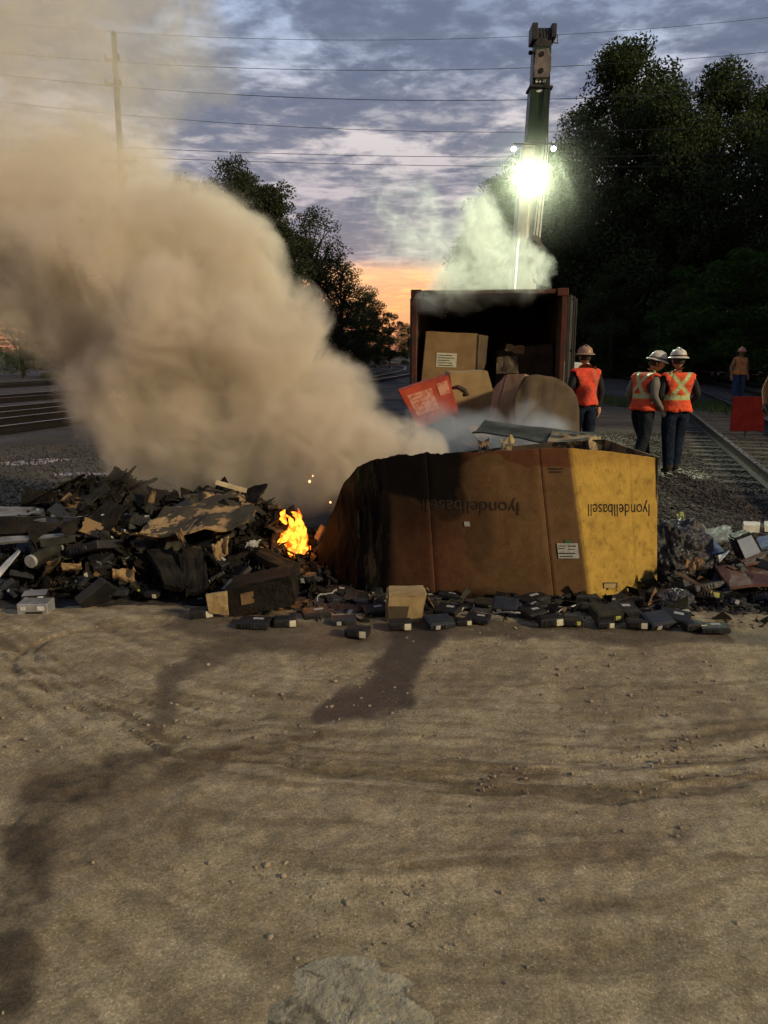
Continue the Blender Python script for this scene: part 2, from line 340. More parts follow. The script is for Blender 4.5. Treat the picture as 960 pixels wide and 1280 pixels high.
# ================================================================== GROUND
def seg_dist(px, py, pts):
    best = np.full(px.shape, 1e9)
    for (x0, y0, r0), (x1, y1, r1) in zip(pts[:-1], pts[1:]):
        dx, dy = x1 - x0, y1 - y0; L = dx * dx + dy * dy
        t = np.clip(((px - x0) * dx + (py - y0) * dy) / L, 0, 1)
        d = np.hypot(px - x0 - t * dx, py - y0 - t * dy) / (r0 + (r1 - r0) * t)
        best = np.minimum(best, d)
    return best
xs = np.concatenate([-np.geomspace(40, 3.25, 26), np.arange(-3.2, 3.2, 0.018), np.geomspace(3.25, 40, 26)])
ys = np.concatenate([np.linspace(-25, 0.8, 14), np.arange(0.95, 3.0, 0.014), np.arange(3.0, 5.45, 0.022)])
X, Y = np.meshgrid(xs, ys)
wx = X + 0.25 * (fbm(X * 1.3, Y * 1.3, 4) - .5); wy = Y + 0.25 * (fbm(X * 1.3 + 50, Y * 1.3, 4) - .5)
pxx, pyy = PX(wx, np.maximum(wy, 0.9), 0)
jit = 34 * (fbm(X * 3 + 9, Y * 3, 6, .62) - .5)
pxj, pyj = pxx + jit * 1.6, pyy + jit * 0.8
wet = 1 - sstep(0.65, 1.12, seg_dist(pxj, pyj, [(520, 780, 34), (512, 840, 34), (470, 880, 34), (400, 900, 14)]))
wet2 = (1 - sstep(0.4, 1.25, seg_dist(pxj, pyj, [(330, 785, 26), (280, 800, 30), (238, 850, 20), (205, 905, 14)])))
wet2 = np.maximum(wet2, 1 - sstep(0.6, 1.25, seg_dist(pxj, pyj, [(210, 775, 16), (330, 800, 20), (430, 795, 20), (560, 790, 14), (960, 800, 9)])))
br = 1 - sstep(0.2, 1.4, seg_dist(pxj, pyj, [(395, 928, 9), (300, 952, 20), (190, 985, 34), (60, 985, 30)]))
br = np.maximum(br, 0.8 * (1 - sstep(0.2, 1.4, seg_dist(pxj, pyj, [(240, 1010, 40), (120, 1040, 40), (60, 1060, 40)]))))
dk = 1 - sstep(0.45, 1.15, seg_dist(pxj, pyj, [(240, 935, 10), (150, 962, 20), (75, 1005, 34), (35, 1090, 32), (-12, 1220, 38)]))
rt = np.maximum(0.6 * (1 - sstep(0.2, 1.4, seg_dist(pxj, pyj, [(680, 1076, 10), (780, 1074, 10)]))), 0.5 * (1 - sstep(0.2, 1.4, seg_dist(pxj, pyj, [(850, 1000, 22), (960, 965, 26), (1100, 960, 30)]))))
rt = np.maximum(rt, 0.35 * (1 - sstep(0.2, 1.5, seg_dist(pxj, pyj, [(640, 960, 50), (620, 1090, 30)]))))
ycv = np.interp(pxx, [-400, 0, 120, 220, 320, 500, 760, 960, 1400], [700, 800, 868, 908, 932, 948, 950, 935, 880])
aa = (pyy - ycv); wv_ = 1 + np.clip(pyy - 850, 0, 500) / 260
streak = fbm(pxx / 260, aa / (11 * wv_), 5, .6); st2 = fbm(pxx / 200 + 30, aa / (3.6 * wv_) + 7, 3)
arc = np.exp(-((aa - 10) / 55) ** 2) + .7 * np.exp(-((aa - 150) / 40) ** 2) * sstep(250, 420, pxx) + .25 * np.exp(-((aa + 75) / 22) ** 2) * (1 - sstep(500, 700, pxx))
base = np.array([0.248, 0.195, 0.116]); lighter = np.array([0.365, 0.302, 0.190]); darker = np.array([0.125, 0.092, 0.048])
f1 = fbm(X * 0.9, Y * 0.9 + 3, 6, 0.6)[..., None]; f2 = fbm(X * 4 + 7, Y * 4, 6, 0.65)[..., None]
C = base * (0.72 + 0.56 * f1)
C = C + (lighter - C) * sstep(0.48, 0.66, f2) * 0.6
C = C + (darker - C) * sstep(0.50, 0.62, streak)[..., None] * (0.42 + 0.5 * arc[..., None])
C = C + (lighter - C) * sstep(0.50, 0.60, fbm(wx * 1.5 + 40, wy * 17, 4))[..., None] * (0.15 + 0.5 * arc[..., None])
C = C * (1 + 0.7 * (fbm(X * 30, Y * 30, 4, .75) - .5))[..., None]
C = C + (darker - C) * sstep(0.55, 0.72, st2)[..., None] * (0.28 + 0.45 * arc[..., None])
def over(C, m, c): return C + (np.array(c) - C) * m[..., None]
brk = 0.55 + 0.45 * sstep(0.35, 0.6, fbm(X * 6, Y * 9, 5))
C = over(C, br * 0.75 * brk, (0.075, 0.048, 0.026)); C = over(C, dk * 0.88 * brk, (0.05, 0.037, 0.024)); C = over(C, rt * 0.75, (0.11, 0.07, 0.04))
C = over(C, wet2 * 0.75, (0.070, 0.050, 0.033)); C = over(C, wet * 0.92, (0.052, 0.041, 0.033))
wt = np.clip(np.maximum(wet, wet2 * .5), 0, 1)
hgt = 0.03 * (fbm(X * 0.8, Y * 0.8, 3) - .5) + 0.028 * (fbm(X * 3, Y * 3, 5, .6) - .5) + 0.020 * (fbm(X * 12, Y * 12, 5, 0.7) - .5)
hgt += -0.012 * sstep(0.5, 0.68, streak) * (0.3 + arc) + 0.013 * (st2 - .5) * (0.15 + 1.6 * arc)
hgt += 0.018 * br * (fbm(X * 16, Y * 16, 4) - .35) + 0.03 * dk * (fbm(X * 13 + 4, Y * 13, 4, .65) - .4)
# small tyre ring marks
for (cx, cyy, rr) in ((105, 812, .26), (120, 820, .42)):
    g = G(cx, cyy); rad = np.hypot(X - g.x, (Y - g.y)); ang = np.arctan2(Y - g.y, X - g.x)
    ring = np.exp(-((rad - rr) / 0.02) ** 2) * (np.cos(ang - 2.6) > 0.2); hgt -= 0.016 * ring; C = over(C, ring * .45, (.11, .08, .045))
hgt *= (1 - 0.7 * wt)
edge = sstep(4.7, 5.4, Y); Z = 0.02 + hgt - 0.09 * edge
P = np.stack([X, Y, Z], -1)
attr = np.concatenate([C, wt[..., None]], -1)
dirt_mat = attr_mat('dirt', 0.92, ((24, 0.2, 0.03), (150, 0.8, 0.008)), gloss_attr=0.42, fine=(0.62, 1.35, 95))
dirt = link('dirt_yard', grid_mesh('dirt_yard', P, attr=attr), dirt_mat); tag(dirt, 'packed brown dirt yard with dark wet runs and tyre marks', kind='structure')
# the big sheet
gm = bpy.data.materials.new('gravel_ground'); gm.use_nodes = True; nt = gm.node_tree; b = nt.nodes['Principled BSDF']
tcn = N(nt, 'ShaderNodeTexCoord').outputs['Object']
c = MIX(nt, MR(nt, NOISE(nt, tcn, 22, 8, 0.75), 0.38, 0.66), (0.045, 0.037, 0.031), (0.115, 0.095, 0.078))
c = MIX(nt, MR(nt, NOISE(nt, tcn, 0.5, 6, 0.6), 0.42, 0.62), c, MIX(nt, MR(nt, NOISE(nt, tcn, 30, 6, 0.7), 0.4, 0.6), (0.03, 0.026, 0.024), (0.06, 0.052, 0.046)))
nt.links.new(c, b.inputs['Base Color'])
nt.links.new(MR(nt, NOISE(nt, tcn, 0.7, 5, 0.6), 0.42, 0.6, 0.95, 0.6), b.inputs['Roughness'])
b.inputs['Specular IOR Level'].default_value = 0.2
bn = N(nt, 'ShaderNodeBump', {'Strength': 1.0, 'Distance': 0.05, 'Height': NOISE(nt, tcn, 16, 8, 0.7)}); nt.links.new(bn.outputs[0], b.inputs['Normal'])
xs = np.concatenate([-np.geomspace(900, 16, 30), np.arange(-15.5, 15.6, 0.25), np.geomspace(16, 900, 30)])
ys = np.concatenate([-np.geomspace(400, 1, 12), np.arange(0, 32, 0.25), np.geomspace(33, 1500, 34)])
X, Y = np.meshgrid(xs, ys)
Z = np.full(X.shape, -0.012)
link('ground', grid_mesh('ground', np.stack([X, Y, Z], -1)), gm)['kind'] = 'structure'
bpy.data.objects['ground']['label'] = 'dark gravel rail yard ground'
# stones scattered as one mass each
def stones(name, pts, rad, mat, label):
    ico = bmesh.new(); bmesh.ops.create_icosphere(ico, subdivisions=1, radius=1.0)
    bv = np.array([v.co[:] for v in ico.verts]); bf = np.array([[v.index for v in f.verts] for f in ico.faces]); ico.free()
    n = len(pts); nv = len(bv)
    s = rad[:, None] * rng.uniform(0.55, 1.25, (n, 3)); s[:, 2] *= 0.7
    a = rng.uniform(0, 6.28, n); ca, sa = np.cos(a), np.sin(a)
    V = bv[None] * (1 + rng.uniform(-.22, .22, (n, nv, 1))) * s[:, None]
    V = np.stack([V[..., 0] * ca[:, None] - V[..., 1] * sa[:, None], V[..., 0] * sa[:, None] + V[..., 1] * ca[:, None], V[..., 2]], -1) + pts[:, None]
    Fc = (bf[None] + (np.arange(n) * nv)[:, None, None]).reshape(-1, 3)
    me = bpy.data.meshes.new(name); me.vertices.add(n * nv); me.vertices.foreach_set('co', V.reshape(-1).astype(np.float32))
    me.loops.add(Fc.size); me.loops.foreach_set('vertex_index', Fc.reshape(-1).astype(np.int32))
    me.polygons.add(len(Fc)); me.polygons.foreach_set('loop_start', np.arange(0, Fc.size, 3, dtype=np.int32)); me.polygons.foreach_set('loop_total', np.full(len(Fc), 3, np.int32))
    me.update(calc_edges=True)
    o = link(name, me, mat); tag(o, label, kind='stuff'); return o
n = 8000
yy = 1.5 + 3.2 * rng.random(n) ** 0.7; xx = rng.uniform(-.55, .55, n) * yy * 1.05
keep = fbm(xx * 1.5 + 3, yy * 1.5, 4) > rng.uniform(0.38, 0.72, n); xx, yy = xx[keep], yy[keep]
stones('pebbles', np.stack([xx, yy, np.full(len(xx), 0.018)], -1), 0.0025 + 0.011 * rng.random(len(xx)) ** 6, MT['pebble'], 'small pebbles and grit strewn over the dirt')
n = 60000
yy = 4.55 + 12 * rng.random(n) ** 1.5; xx = rng.uniform(.1, .62, n) * yy + .1
keep = (xx > 1.9); xx, yy = xx[keep], yy[keep]
stones('gravel', np.stack([xx, yy, -0.015 + 0.02 * rng.random(len(xx))], -1), 0.008 + 0.018 * rng.random(len(xx)) ** 2, MT['ballast'], 'coarse brown track ballast beside the rails')
n = 16000
yy = 5.4 + 9 * rng.random(n) ** 1.5; xx = -rng.uniform(0.15, .58, n) * yy
stones('rubble_gravel', np.stack([xx, yy, -0.02 + 0.02 * rng.random(n)], -1), 0.010 + 0.022 * rng.random(n) ** 2, MT['ballast'], 'dark loose gravel behind the burnt heap')
# pale rock
g = G(432, 1262); th = np.linspace(0, 2 * np.pi, 121)[:-1]
rr = np.linspace(0, 1, 40)
RR, TT = np.meshgrid(rr, np.append(th, th[0]))
rx = RR * (0.20 + 0.05 * fbm(np.cos(TT) * 2 + 5, np.sin(TT) * 2 + 5, 4)) * np.cos(TT) * 1.0; ry = RR * 0.26 * np.sin(TT)
rz = 0.016 * (1 - RR ** 3) + 0.020 * (fbm(rx * 26 + 3, ry * 26 + 3, 5, .7) - .5) * (1 - RR ** 4) - 0.008
link('rock', grid_mesh('rock', np.stack([rx, ry, rz], -1)), MT['rockpale'], loc=(g.x, g.y - 0.10, 0.030))
tag(bpy.data.objects['rock'], 'pale crusty flat rock half buried in the dirt', 'rock')
# puddles
wat = bpy.data.materials.new('puddle_water'); wat.use_nodes = True; b = wat.node_tree.nodes['Principled BSDF']
b.inputs['Base Color'].default_value = (0.03, 0.028, 0.025, 1); b.inputs['Roughness'].default_value = 0.06; b.inputs['Specular IOR Level'].default_value = 0.9
bn = N(wat.node_tree, 'ShaderNodeBump', {'Strength': 0.25, 'Distance': 0.01, 'Height': NOISE(wat.node_tree, N(wat.node_tree, 'ShaderNodeTexCoord').outputs['Object'], 9, 4)}); wat.node_tree.links.new(bn.outputs[0], b.inputs['Normal'])
def puddle(cx, cyy, hw, hh, label):
    a = G(cx, cyy); l = G(cx - hw, cyy); bb = G(cx, cyy + hh); w_, d_ = a.x - l.x, max(0.04, a.y - bb.y)
    vs = []
    for k in range(40):
        t = 2 * math.pi * k / 40; q = 0.6 + 0.75 * float(fbm(np.array([math.cos(t) * 1.7 + cx]), np.array([math.sin(t) * 1.7 + cyy]), 4)[0])
        vs.append((w_ * q * .8 * math.cos(t), d_ * q * .8 * math.sin(t), 0))
    me = bpy.data.meshes.new('puddle'); me.from_pydata(vs, [], [tuple(range(40))]); me.update()
    o = link('puddle', me, wat, loc=(a.x, a.y, -0.007)); tag(o, label, kind='structure')
for p in ((30, 578, 42, 4, 'bright rain puddle at the left edge beyond the heap'), (62, 574, 30, 2.5, 'thin bright puddle right of the edge puddle'), (33, 611, 8, 1.6, 'tiny puddle on the gravel'),
          (250, 604, 60, 3, 'puddle streak beyond the heap'), (800, 548, 16, 9, 'wet glint beside the grey trouser legs'), (783, 570, 14, 6, 'puddle behind the yellow box corner'),
          (852, 588, 32, 5, 'bright puddle around the boots of the worker'), (775, 505, 22, 5, 'lit puddle between two workers'), (100, 592, 50, 2.5, 'dull puddle strip on the gravel')):
    puddle(*p)
# ================================================================== TRACKS
CA, SA = math.cos(R(16)), math.sin(R(16))
def tp(d, s, z=0.0):
    c = d - max(0, s - 30) ** 2 / 340.0
    return Vector((c * CA + s * SA, -c * SA + s * CA, z))
def track(d, s0, s1, label, ties=True):
    t = empty('railway_track', tp(d + .7, s0)); o0 = Vector(t.location)
    tag(t, label, 'railway track', 'railway tracks across the yard')
    prof = [(-.07, 0.0), (.07, 0.0), (.07, .014), (.012, .035), (.012, .125), (.036, .135), (.036, .165), (-.036, .165), (-.036, .135), (-.012, .125), (-.012, .035), (-.07, .014)]
    ss = list(np.arange(s0, min(s1, 30), 3.0)) + list(np.arange(max(s0, 30), s1, 3.0))
    for off in (0, 1.435):
        vs = []; fs = []; mi = []
        k = len(prof)
        for s in ss:
            p = tp(d + off, s); q = (tp(d + off, s + .5) - tp(d + off, s - .5)).normalized(); nn = Vector((q.y, -q.x, 0))
            for a, z in prof: vs.append(p + nn * a + Vector((0, 0, z)) - o0)
        for i in range(len(ss) - 1):
            for j in range(k):
                fs.append((i * k + j, i * k + (j + 1) % k, (i + 1) * k + (j + 1) % k, (i + 1) * k + j)); mi.append(1 if j == 6 else 0)
        me = bpy.data.meshes.new('rail'); me.from_pydata([tuple(v) for v in vs], [], fs); me.polygons.foreach_set('material_index', mi); me.update()
        link('rail', me, [MT['rail'], MT['railtop']], t)
    if ties:
        mb = MB().box((0, 0, 0), (2.6, .23, .12)); tm = mb.mesh('sleeper', 0.012); tm.materials.append(MT['tie'])
        s = s0; k = 0
        while s < min(s1, s0 + 40) and k < 70:
            p = tp(d + .7175, s); q = tp(d + .7175, s + .5) - tp(d + .7175, s - .5)
            a = math.atan2(-q.x, q.y)
            o = bpy.data.objects.new('sleeper', tm); col.objects.link(o); o.parent = t
            o.location = p - o0 + Vector((random.uniform(-.05, .05), 0, -0.055 + random.uniform(-.01, .012))); o.rotation_euler = (0, 0, a + random.uniform(-.02, .02)); s += .56; k += 1
track(1.95, 4.2, 110, 'near right track with timber sleepers, red board standing on it')
track(5.4, 10, 110, 'rusty track behind the far worker at the right edge')
track(-13.4, 6, 120, 'nearest of the tracks behind the smoke', False)
track(-16.2, 2, 115, 'second track from the heap behind the smoke', False)
track(-20.7, -4, 48, 'third track from the heap behind the smoke', False)
track(-28.8, -8, 46, 'farthest thin track behind the smoke', False)
# ================================================================== TREES
def tree_mesh(seed, h, spread, nblob, nleaf, leaf, crown0=0.2, shape='round'):
    r = np.random.default_rng(seed)
    # blobs through an irregular crown
    cs = []; rs = []
    for i in range(nblob):
        z = h * (crown0 + (1 - crown0) * r.random() ** 0.85); tt = (z / h - crown0) / (1 - crown0)
        env = spread * (math.sin(math.pi * min(1, tt * 0.82 + 0.16)) ** 0.65)
        a = r.uniform(0, 6.28); q = env * math.sqrt(r.random()) * r.uniform(.7, 1.08)
        cs.append((q * math.cos(a), q * math.sin(a), z)); rs.append(h * r.uniform(0.045, 0.10) * (1.15 - 0.5 * tt))
    for i in range(9):      # sprigs standing out of the outline
        a = r.uniform(0, 6.28); z = h * r.uniform(.7, 1.04); tt = (z / h - crown0) / (1 - crown0)
        q = spread * max(0.12, math.sin(math.pi * min(.98, tt * 0.82 + 0.16))) * r.uniform(0.8, 1.12)
        cs.append((q * math.cos(a), q * math.sin(a), z)); rs.append(h * r.uniform(.025, .045))
    cs = np.array(cs); rs = np.array(rs); wgt = rs ** 2 / (rs ** 2).sum()
    bi = r.choice(len(cs), nleaf, p=wgt)
    d = r.normal(size=(nleaf, 3)); d /= np.linalg.norm(d, axis=1)[:, None]
    rad = rs[bi] * (0.45 + 0.65 * r.random(nleaf) ** 0.7)
    p = cs[bi] + d * rad[:, None] * np.array([1.15, 1.15, 0.8])
    # leaf sprays: rhombi with random tilt
    a1 = r.normal(size=(nleaf, 3)); a1 /= np.linalg.norm(a1, axis=1)[:, None]
    a2 = np.cross(a1, r.normal(size=(nleaf, 3))); a2 /= np.linalg.norm(a2, axis=1)[:, None]
    L = leaf * r.uniform(.6, 1.4, nleaf)[:, None]; W = L * 0.5
    V = np.stack([p - a1 * L, p + a2 * W - a1 * L * .1, p + a1 * L, p - a2 * W + a1 * L * .15], 1).reshape(-1, 3)
    me = bpy.data.meshes.new('crown'); me.vertices.add(len(V)); me.vertices.foreach_set('co', V.reshape(-1).astype(np.float32))
    me.loops.add(len(V)); me.loops.foreach_set('vertex_index', np.arange(len(V), dtype=np.int32))
    me.polygons.add(nleaf); me.polygons.foreach_set('loop_start', np.arange(0, len(V), 4, dtype=np.int32)); me.polygons.foreach_set('loop_total', np.full(nleaf, 4, np.int32))
    me.update(calc_edges=True)
    mb = MB(); tr = h * 0.018
    top = np.array([0, 0, h * .8]); bend = r.uniform(-.04, .04, 2) * h
    trunk = [(bend[0] * math.sin(t * 3), bend[1] * math.sin(t * 2.4), h * .82 * t) for t in np.linspace(0, 1, 9)]
    mb.tube(trunk, [tr * (1.25 - 1.05 * t) for t in np.linspace(0, 1, 9)], 8)
    for i in r.choice(len(cs), min(30, len(cs)), replace=False):
        k = int(np.clip((cs[i][2] / h - .18) / .82 * 8, 1, 7)); s = Vector(trunk[k]); e = Vector(cs[i]); m = s.lerp(e, .5) + Vector((0, 0, h * .015))
        mb.tube([s, m, e], [tr * .42, tr * .25, tr * .08], 5)
    return me, mb.mesh('trunk', fixn=False)
TM = {
    'a': tree_mesh(11, 20, 6.0, 150, 60000, .125, 0.05), 'b': tree_mesh(12, 20, 5.2, 130, 52000, .12, 0.08), 'c': tree_mesh(13, 20, 7.0, 170, 60000, .125, 0.03),
    'd': tree_mesh(14, 12, 3.6, 80, 26000, .085, 0.05), 'e': tree_mesh(15, 6, 4.0, 70, 20000, .07, 0.02), 'f': tree_mesh(16, 12, 4.0, 75, 15000, .085, 0.12)}
TH_ = {'a': 20, 'b': 20, 'c': 20, 'd': 12, 'e': 6, 'f': 12}
_cache = {}
_olink = link
def crown_mesh(kind, mat):
    if (kind, mat.name) not in _cache:
        m = TM[kind][0].copy(); m.materials.clear(); m.materials.append(mat); _cache[(kind, mat.name)] = m
    return _cache[(kind, mat.name)]
def tree(kind, px, Yd, top, mat, label, group, name='tree', base_z=-0.1, loc=None, hh=None, wid=1.0, rz=None):
    if loc is None:
        p = A(px, top, Yd); x, y, hgt_ = p.x, p.y, p.z
    else: x, y = loc; hgt_ = hh
    s = hgt_ / TH_[kind]
    t = empty(name, (x, y, base_z), (0, 0, random.uniform(0, 6.28) if rz is None else rz)); t.scale = (s * wid, s * wid, s)
    link('crown', crown_mesh(kind, MT[mat]), None, t)
    m = TM[kind][1]
    if not m.materials: m.materials.append(MT['bark'])
    link('trunk', m, None, t)
    tag(t, label, 'bush' if name == 'bush' else 'tree', group); return t
RG = 'tall trees right of the tracks'
for a in [('a', 790, 58, 62, 'leaf1', 'tallest dark tree with a ragged tuft on top, right of the crane', 0.95), ('b', 905, 55, 92, 'leaf1', 'second tall dark tree, near the right edge', 0.9),
          ('c', 850, 62, 150, 'leaf1', 'broad dark tree between the two tallest ones', 0.9), ('c', 735, 64, 140, 'leaf1', 'dark tree sloping down from the tallest tree towards the crane', .8),
          ('a', 690, 78, 195, 'leaf1', 'dark tree right behind the crane boom', .8), ('b', 965, 57, 120, 'leaf1', 'dark tree cut by the right edge of the picture', 1.0),
          ('c', 668, 60, 190, 'leaf1', 'dark tree whose crown reaches the boom from behind', .85), ('c', 628, 66, 226, 'leaf1', 'dark tree stepping down left of the boom', .95), ('c', 645, 92, 225, 'leaf1', 'dark tree left of the crane lamps', .95), ('a', 845, 54, 118, 'leaf1', 'narrow dark tree filling the dip between the two tallest', 1.0), ('b', 612, 110, 262, 'leaf1', 'lowest dark tree behind the container roof smoke', 1.2),
          ('c', 1010, 50, 150, 'leaf1', 'dark tree beyond the right edge', 1.0)]:
    tree(a[0], a[1], a[2], a[3], a[4], a[5], RG, wid=a[6])
for a in [('e', 935, 40, 315, 'leaf3', 'brighter green leafy bush at the right edge'), ('d', 870, 46, 345, 'leaf1', 'dark undergrowth tree behind the far worker'), ('d', 770, 52, 330, 'leaf1', 'dark low tree behind the two close workers'),
          ('d', 715, 60, 310, 'leaf1', 'dark low tree beside the container door'), ('e', 900, 43, 400, 'leaf3', 'low bush just behind the far worker'), ('d', 820, 54, 300, 'leaf1', 'dark tree in the middle of the lower wood'), ('e', 830, 50, 420, 'leaf1', 'dark low bush between the workers')]:
    tree(a[0], a[1], a[2], a[3], a[4], a[5], 'undergrowth below the tall trees', name='bush' if a[0] == 'e' else 'tree', wid=1.35)
LG = 'trees left of the container'
for a in [('b', 330, 67, 240, 'leaf2', 'full tree filling the gap behind the bushy one', .9), ('b', 300, 70, 222, 'leaf2', 'full tree behind the thin-topped one', .9), ('b', 375, 76, 300, 'leaf2', 'full tree between the row and the smoke', 1.1), ('d', 455, 92, 362, 'leaf2', 'slim low tree at the sunset end of the row', 1.2), ('f', 290, 66, 197, 'leaf2', 'tall thin-topped tree above the bulge of the smoke', .85), ('d', 345, 68, 232, 'leaf2', 'bushy tree next right of the thin-topped one', 1.1), ('f', 385, 72, 262, 'leaf2', 'tree in the middle of the row stepping down to the sunset', 1.1),
          ('d', 420, 78, 318, 'leaf2', 'last full tree before the orange sky', 1.2), ('e', 445, 88, 378, 'leaf2', 'low tree leaning into the orange sky', 1.1), ('e', 487, 105, 392, 'leaf1', 'small round tree touching the container edge', .9), ('f', 230, 64, 225, 'leaf2', 'tree almost hidden by the smoke bulge', .9),
          ('c', 350, 74, 330, 'leaf1', 'dark filling tree below the row', 1.0), ('c', 415, 84, 385, 'leaf1', 'dark wide tree at the foot of the row', 1.0), ('f', 22, 52, 372, 'leaf1', 'dark tree at the left edge seen through thin smoke', 1.3), ('e', 75, 54, 395, 'leaf1', 'dark bush beside the left edge tree behind smoke', 1.2)]:
    tree(a[0], a[1], a[2], a[3], a[4], a[5], LG, name='bush' if a[0] == 'e' else 'tree', wid=a[6])
for i in range(26):
    an = R(-40 + 80 * i / 25) ; rr = 190 + random.uniform(-15, 15)
    tree('cde'[i % 3], 0, 0, 0, 'leaf1', 'low dark tree in the far tree line on the horizon', 'far tree line on the horizon', loc=(math.sin(an) * rr, math.cos(an) * rr), hh=random.uniform(6, 9), wid=2.0)
for i, (x, y, hh) in enumerate([(34, 24, 21), (38, 34, 22), (33, 43, 20), (44, 30, 24), (46, 42, 25), (31, 15, 17), (40, 18, 20), (50, 22, 22)]):  # out-of-frame trees added to keep the low warm light off the wood
    tree('abc'[i % 3], 0, 0, 0, 'leaf1', 'unseen tall dark tree added to shade the wood', 'added shade trees outside the picture on the right', loc=(x, y), hh=hh, wid=1.3)
# grass
nb = 9000
gx = []; 
for cx, cyy, w_, d_, n in ((880, 508, 38, 8, 3500), (757, 500, 26, 8, 1500), (930, 476, 60, 4, 4000)):
    c0 = G(cx, cyy); l = G(cx - w_, cyy); dd = (G(cx, cyy - d_) - G(cx, cyy + d_)).y / 2
    gx.append(np.stack([c0.x + rng.normal(0, .5, n) * (c0.x - l.x), c0.y + rng.normal(0, .5, n) * dd], -1))
gx = np.concatenate(gx); n = len(gx); hh = rng.uniform(.06, .22, n); a = rng.uniform(0, 6.28, n); lean = rng.normal(0, .06, (n, 2))
wv = np.stack([np.cos(a), np.sin(a)], -1) * 0.012
b0 = np.concatenate([gx - wv, np.full((n, 1), -.02)], 1); b1 = np.concatenate([gx + wv, np.full((n, 1), -.02)], 1); tpv = np.concatenate([gx + lean, hh[:, None]], 1)
me = bpy.data.meshes.new('grass'); me.from_pydata(np.stack([b0, b1, tpv], 1).reshape(-1, 3).tolist(), [], np.arange(n * 3).reshape(-1, 3).tolist()); me.update()
tag(link('grass', me, MT['grass']), 'patchy green grass along the tracks', kind='stuff')
# ================================================================== UTILITY POLE + WIRES
pY = 37
pt_, pb_ = A(142, 40, pY), A(160, 420, pY)
base = Vector((pt_.x * 0 + A(153, 235, pY).x, pY, 0))
pole = empty('utility_pole', base); tag(pole, 'tall timber utility pole standing in the smoke on the left', 'utility pole')
mb = MB(); mb.tube([(0.0, 0, 0), (-.02, 0, 8), (pt_.x - base.x, 0, pt_.z)], [.16, .14, .11], 12); link('shaft', mb.mesh('shaft'), MT['polewood'], pole)
def arm(py, x0, x1, nm='crossarm', sz=.12):
    a, b_ = A(x0, py, pY) - base, A(x1, py, pY) - base
    mb = MB(); mb.box(((a.x + b_.x) / 2, -.2, a.z), (abs(b_.x - a.x), .1, sz)); o = link(nm, mb.mesh(nm), MT['polewood'], pole)
    for q in (.08, .92):
        xx_ = a.x + (b_.x - a.x) * q; i = MB(); i.lathe([(0, 0), (.05, 0), (.07, .05), (.04, .09), (.06, .14), (.0, .18)], 10, c=(xx_, -.2, a.z + sz / 2)); link('insulator', i.mesh('insulator'), MT['cdark'], o)
arm(77, 133, 152); arm(108, 133, 154); arm(203, 127, 174); arm(221, 136, 162)
WG = 'power lines across the sky'
def wire(pts, label, r=.017, Yw=37):
    (x0, y0), (x1, y1), (x2, y2) = pts
    ps = []
    for x in np.linspace(-260, 1250, 48):
        y = y0 * (x - x1) * (x - x2) / ((x0 - x1) * (x0 - x2)) + y1 * (x - x0) * (x - x2) / ((x1 - x0) * (x1 - x2)) + y2 * (x - x0) * (x - x1) / ((x2 - x0) * (x2 - x1))
        ps.append(A(x, y, Yw))
    mb = MB(); mb.tube(ps, r, 6); o = link('power_line', mb.mesh('power_line', fixn=False), MT['wire']); tag(o, label, 'power line', WG)
wire([(141, 77), (480, 88), (960, 65)], 'power line meeting the topmost crossarm of the pole', .011)
wire([(148, 108), (480, 125), (960, 109)], 'power line meeting the second crossarm of the pole', .013)
wire([(150, 143), (480, 163), (960, 155)], 'power line crossing just above the crane lamps', .010)
wire([(150, 184), (480, 195), (960, 191)], 'upper line of the close pair that crosses at the crane lamps', .011)
wire([(150, 196), (480, 206), (960, 207)], 'lower line of the close pair that crosses at the crane lamps', .011)
wire([(230, 45), (480, 50), (960, 22)], 'faint topmost power line above the crane head', .008)
# ================================================================== CRANE
cY = 20.0
cbase = Vector((A(655, 380, cY).x, cY, 0))
crane = empty('crane', cbase); tag(crane, 'mobile crane with a tall white and dark green telescopic boom and lit floodlights', 'crane')
def cp(px, py, Yd=cY): return A(px, py, Yd) - cbase
def boxseg(p0, p1, w_, d_, mb, mi=0, off=0, offy=0):
    """prism of w x d along p0->p1, shifted sideways by off"""
    t = (p1 - p0).normalized(); sx_ = Vector((1, 0, 0)); sx_ = (sx_ - t * sx_.dot(t)).normalized(); sy_ = t.cross(sx_).normalized()
    vs = []
    for p in (p0, p1):
        for a, b_ in ((-1, -1), (1, -1), (1, 1), (-1, 1)): vs.append(p + sx_ * (off + a * w_ / 2) + sy_ * (b_ * d_ / 2 - offy))
    mb.add(vs, [(0, 1, 2, 3), (7, 6, 5, 4), (0, 4, 5, 1), (1, 5, 6, 2), (2, 6, 7, 3), (3, 7, 4, 0)], mi)
pb, p1, p2, p3 = cp(648, 430), cp(668.5, 182), cp(674, 112), cp(676.5, 62)
foot = Vector((pb.x - .05, 0, 1.6))
m = MB(); boxseg(foot, p1, .26, .55, m, off=-.17); boxseg(foot, p1, .18, .55, m, off=.2); boxseg(foot, p1, .2, .4, m, 0, off=.02)
link('boom_base', m.mesh('boom_base', .015), MT['cwhite'], crane)
m = MB(); q0 = foot.lerp(p1, .3); boxseg(q0, p1, .07, .03, m, off=-.02, offy=-.285); boxseg(q0, p1, .035, .03, m, off=.075, offy=-.285)
link('boom_groove', m.mesh('boom_groove'), MT['cdark'], crane)
m = MB(); boxseg(p1, p2, .46, .46, m, 0); boxseg(p1 + (p2 - p1) * 0, p1 + (p2 - p1) * .3, .20, .03, m, 1, off=.05, offy=-.24); boxseg(p1 + (p2 - p1) * .32, p2, .20, .02, m, 2, off=.05, offy=-.235)
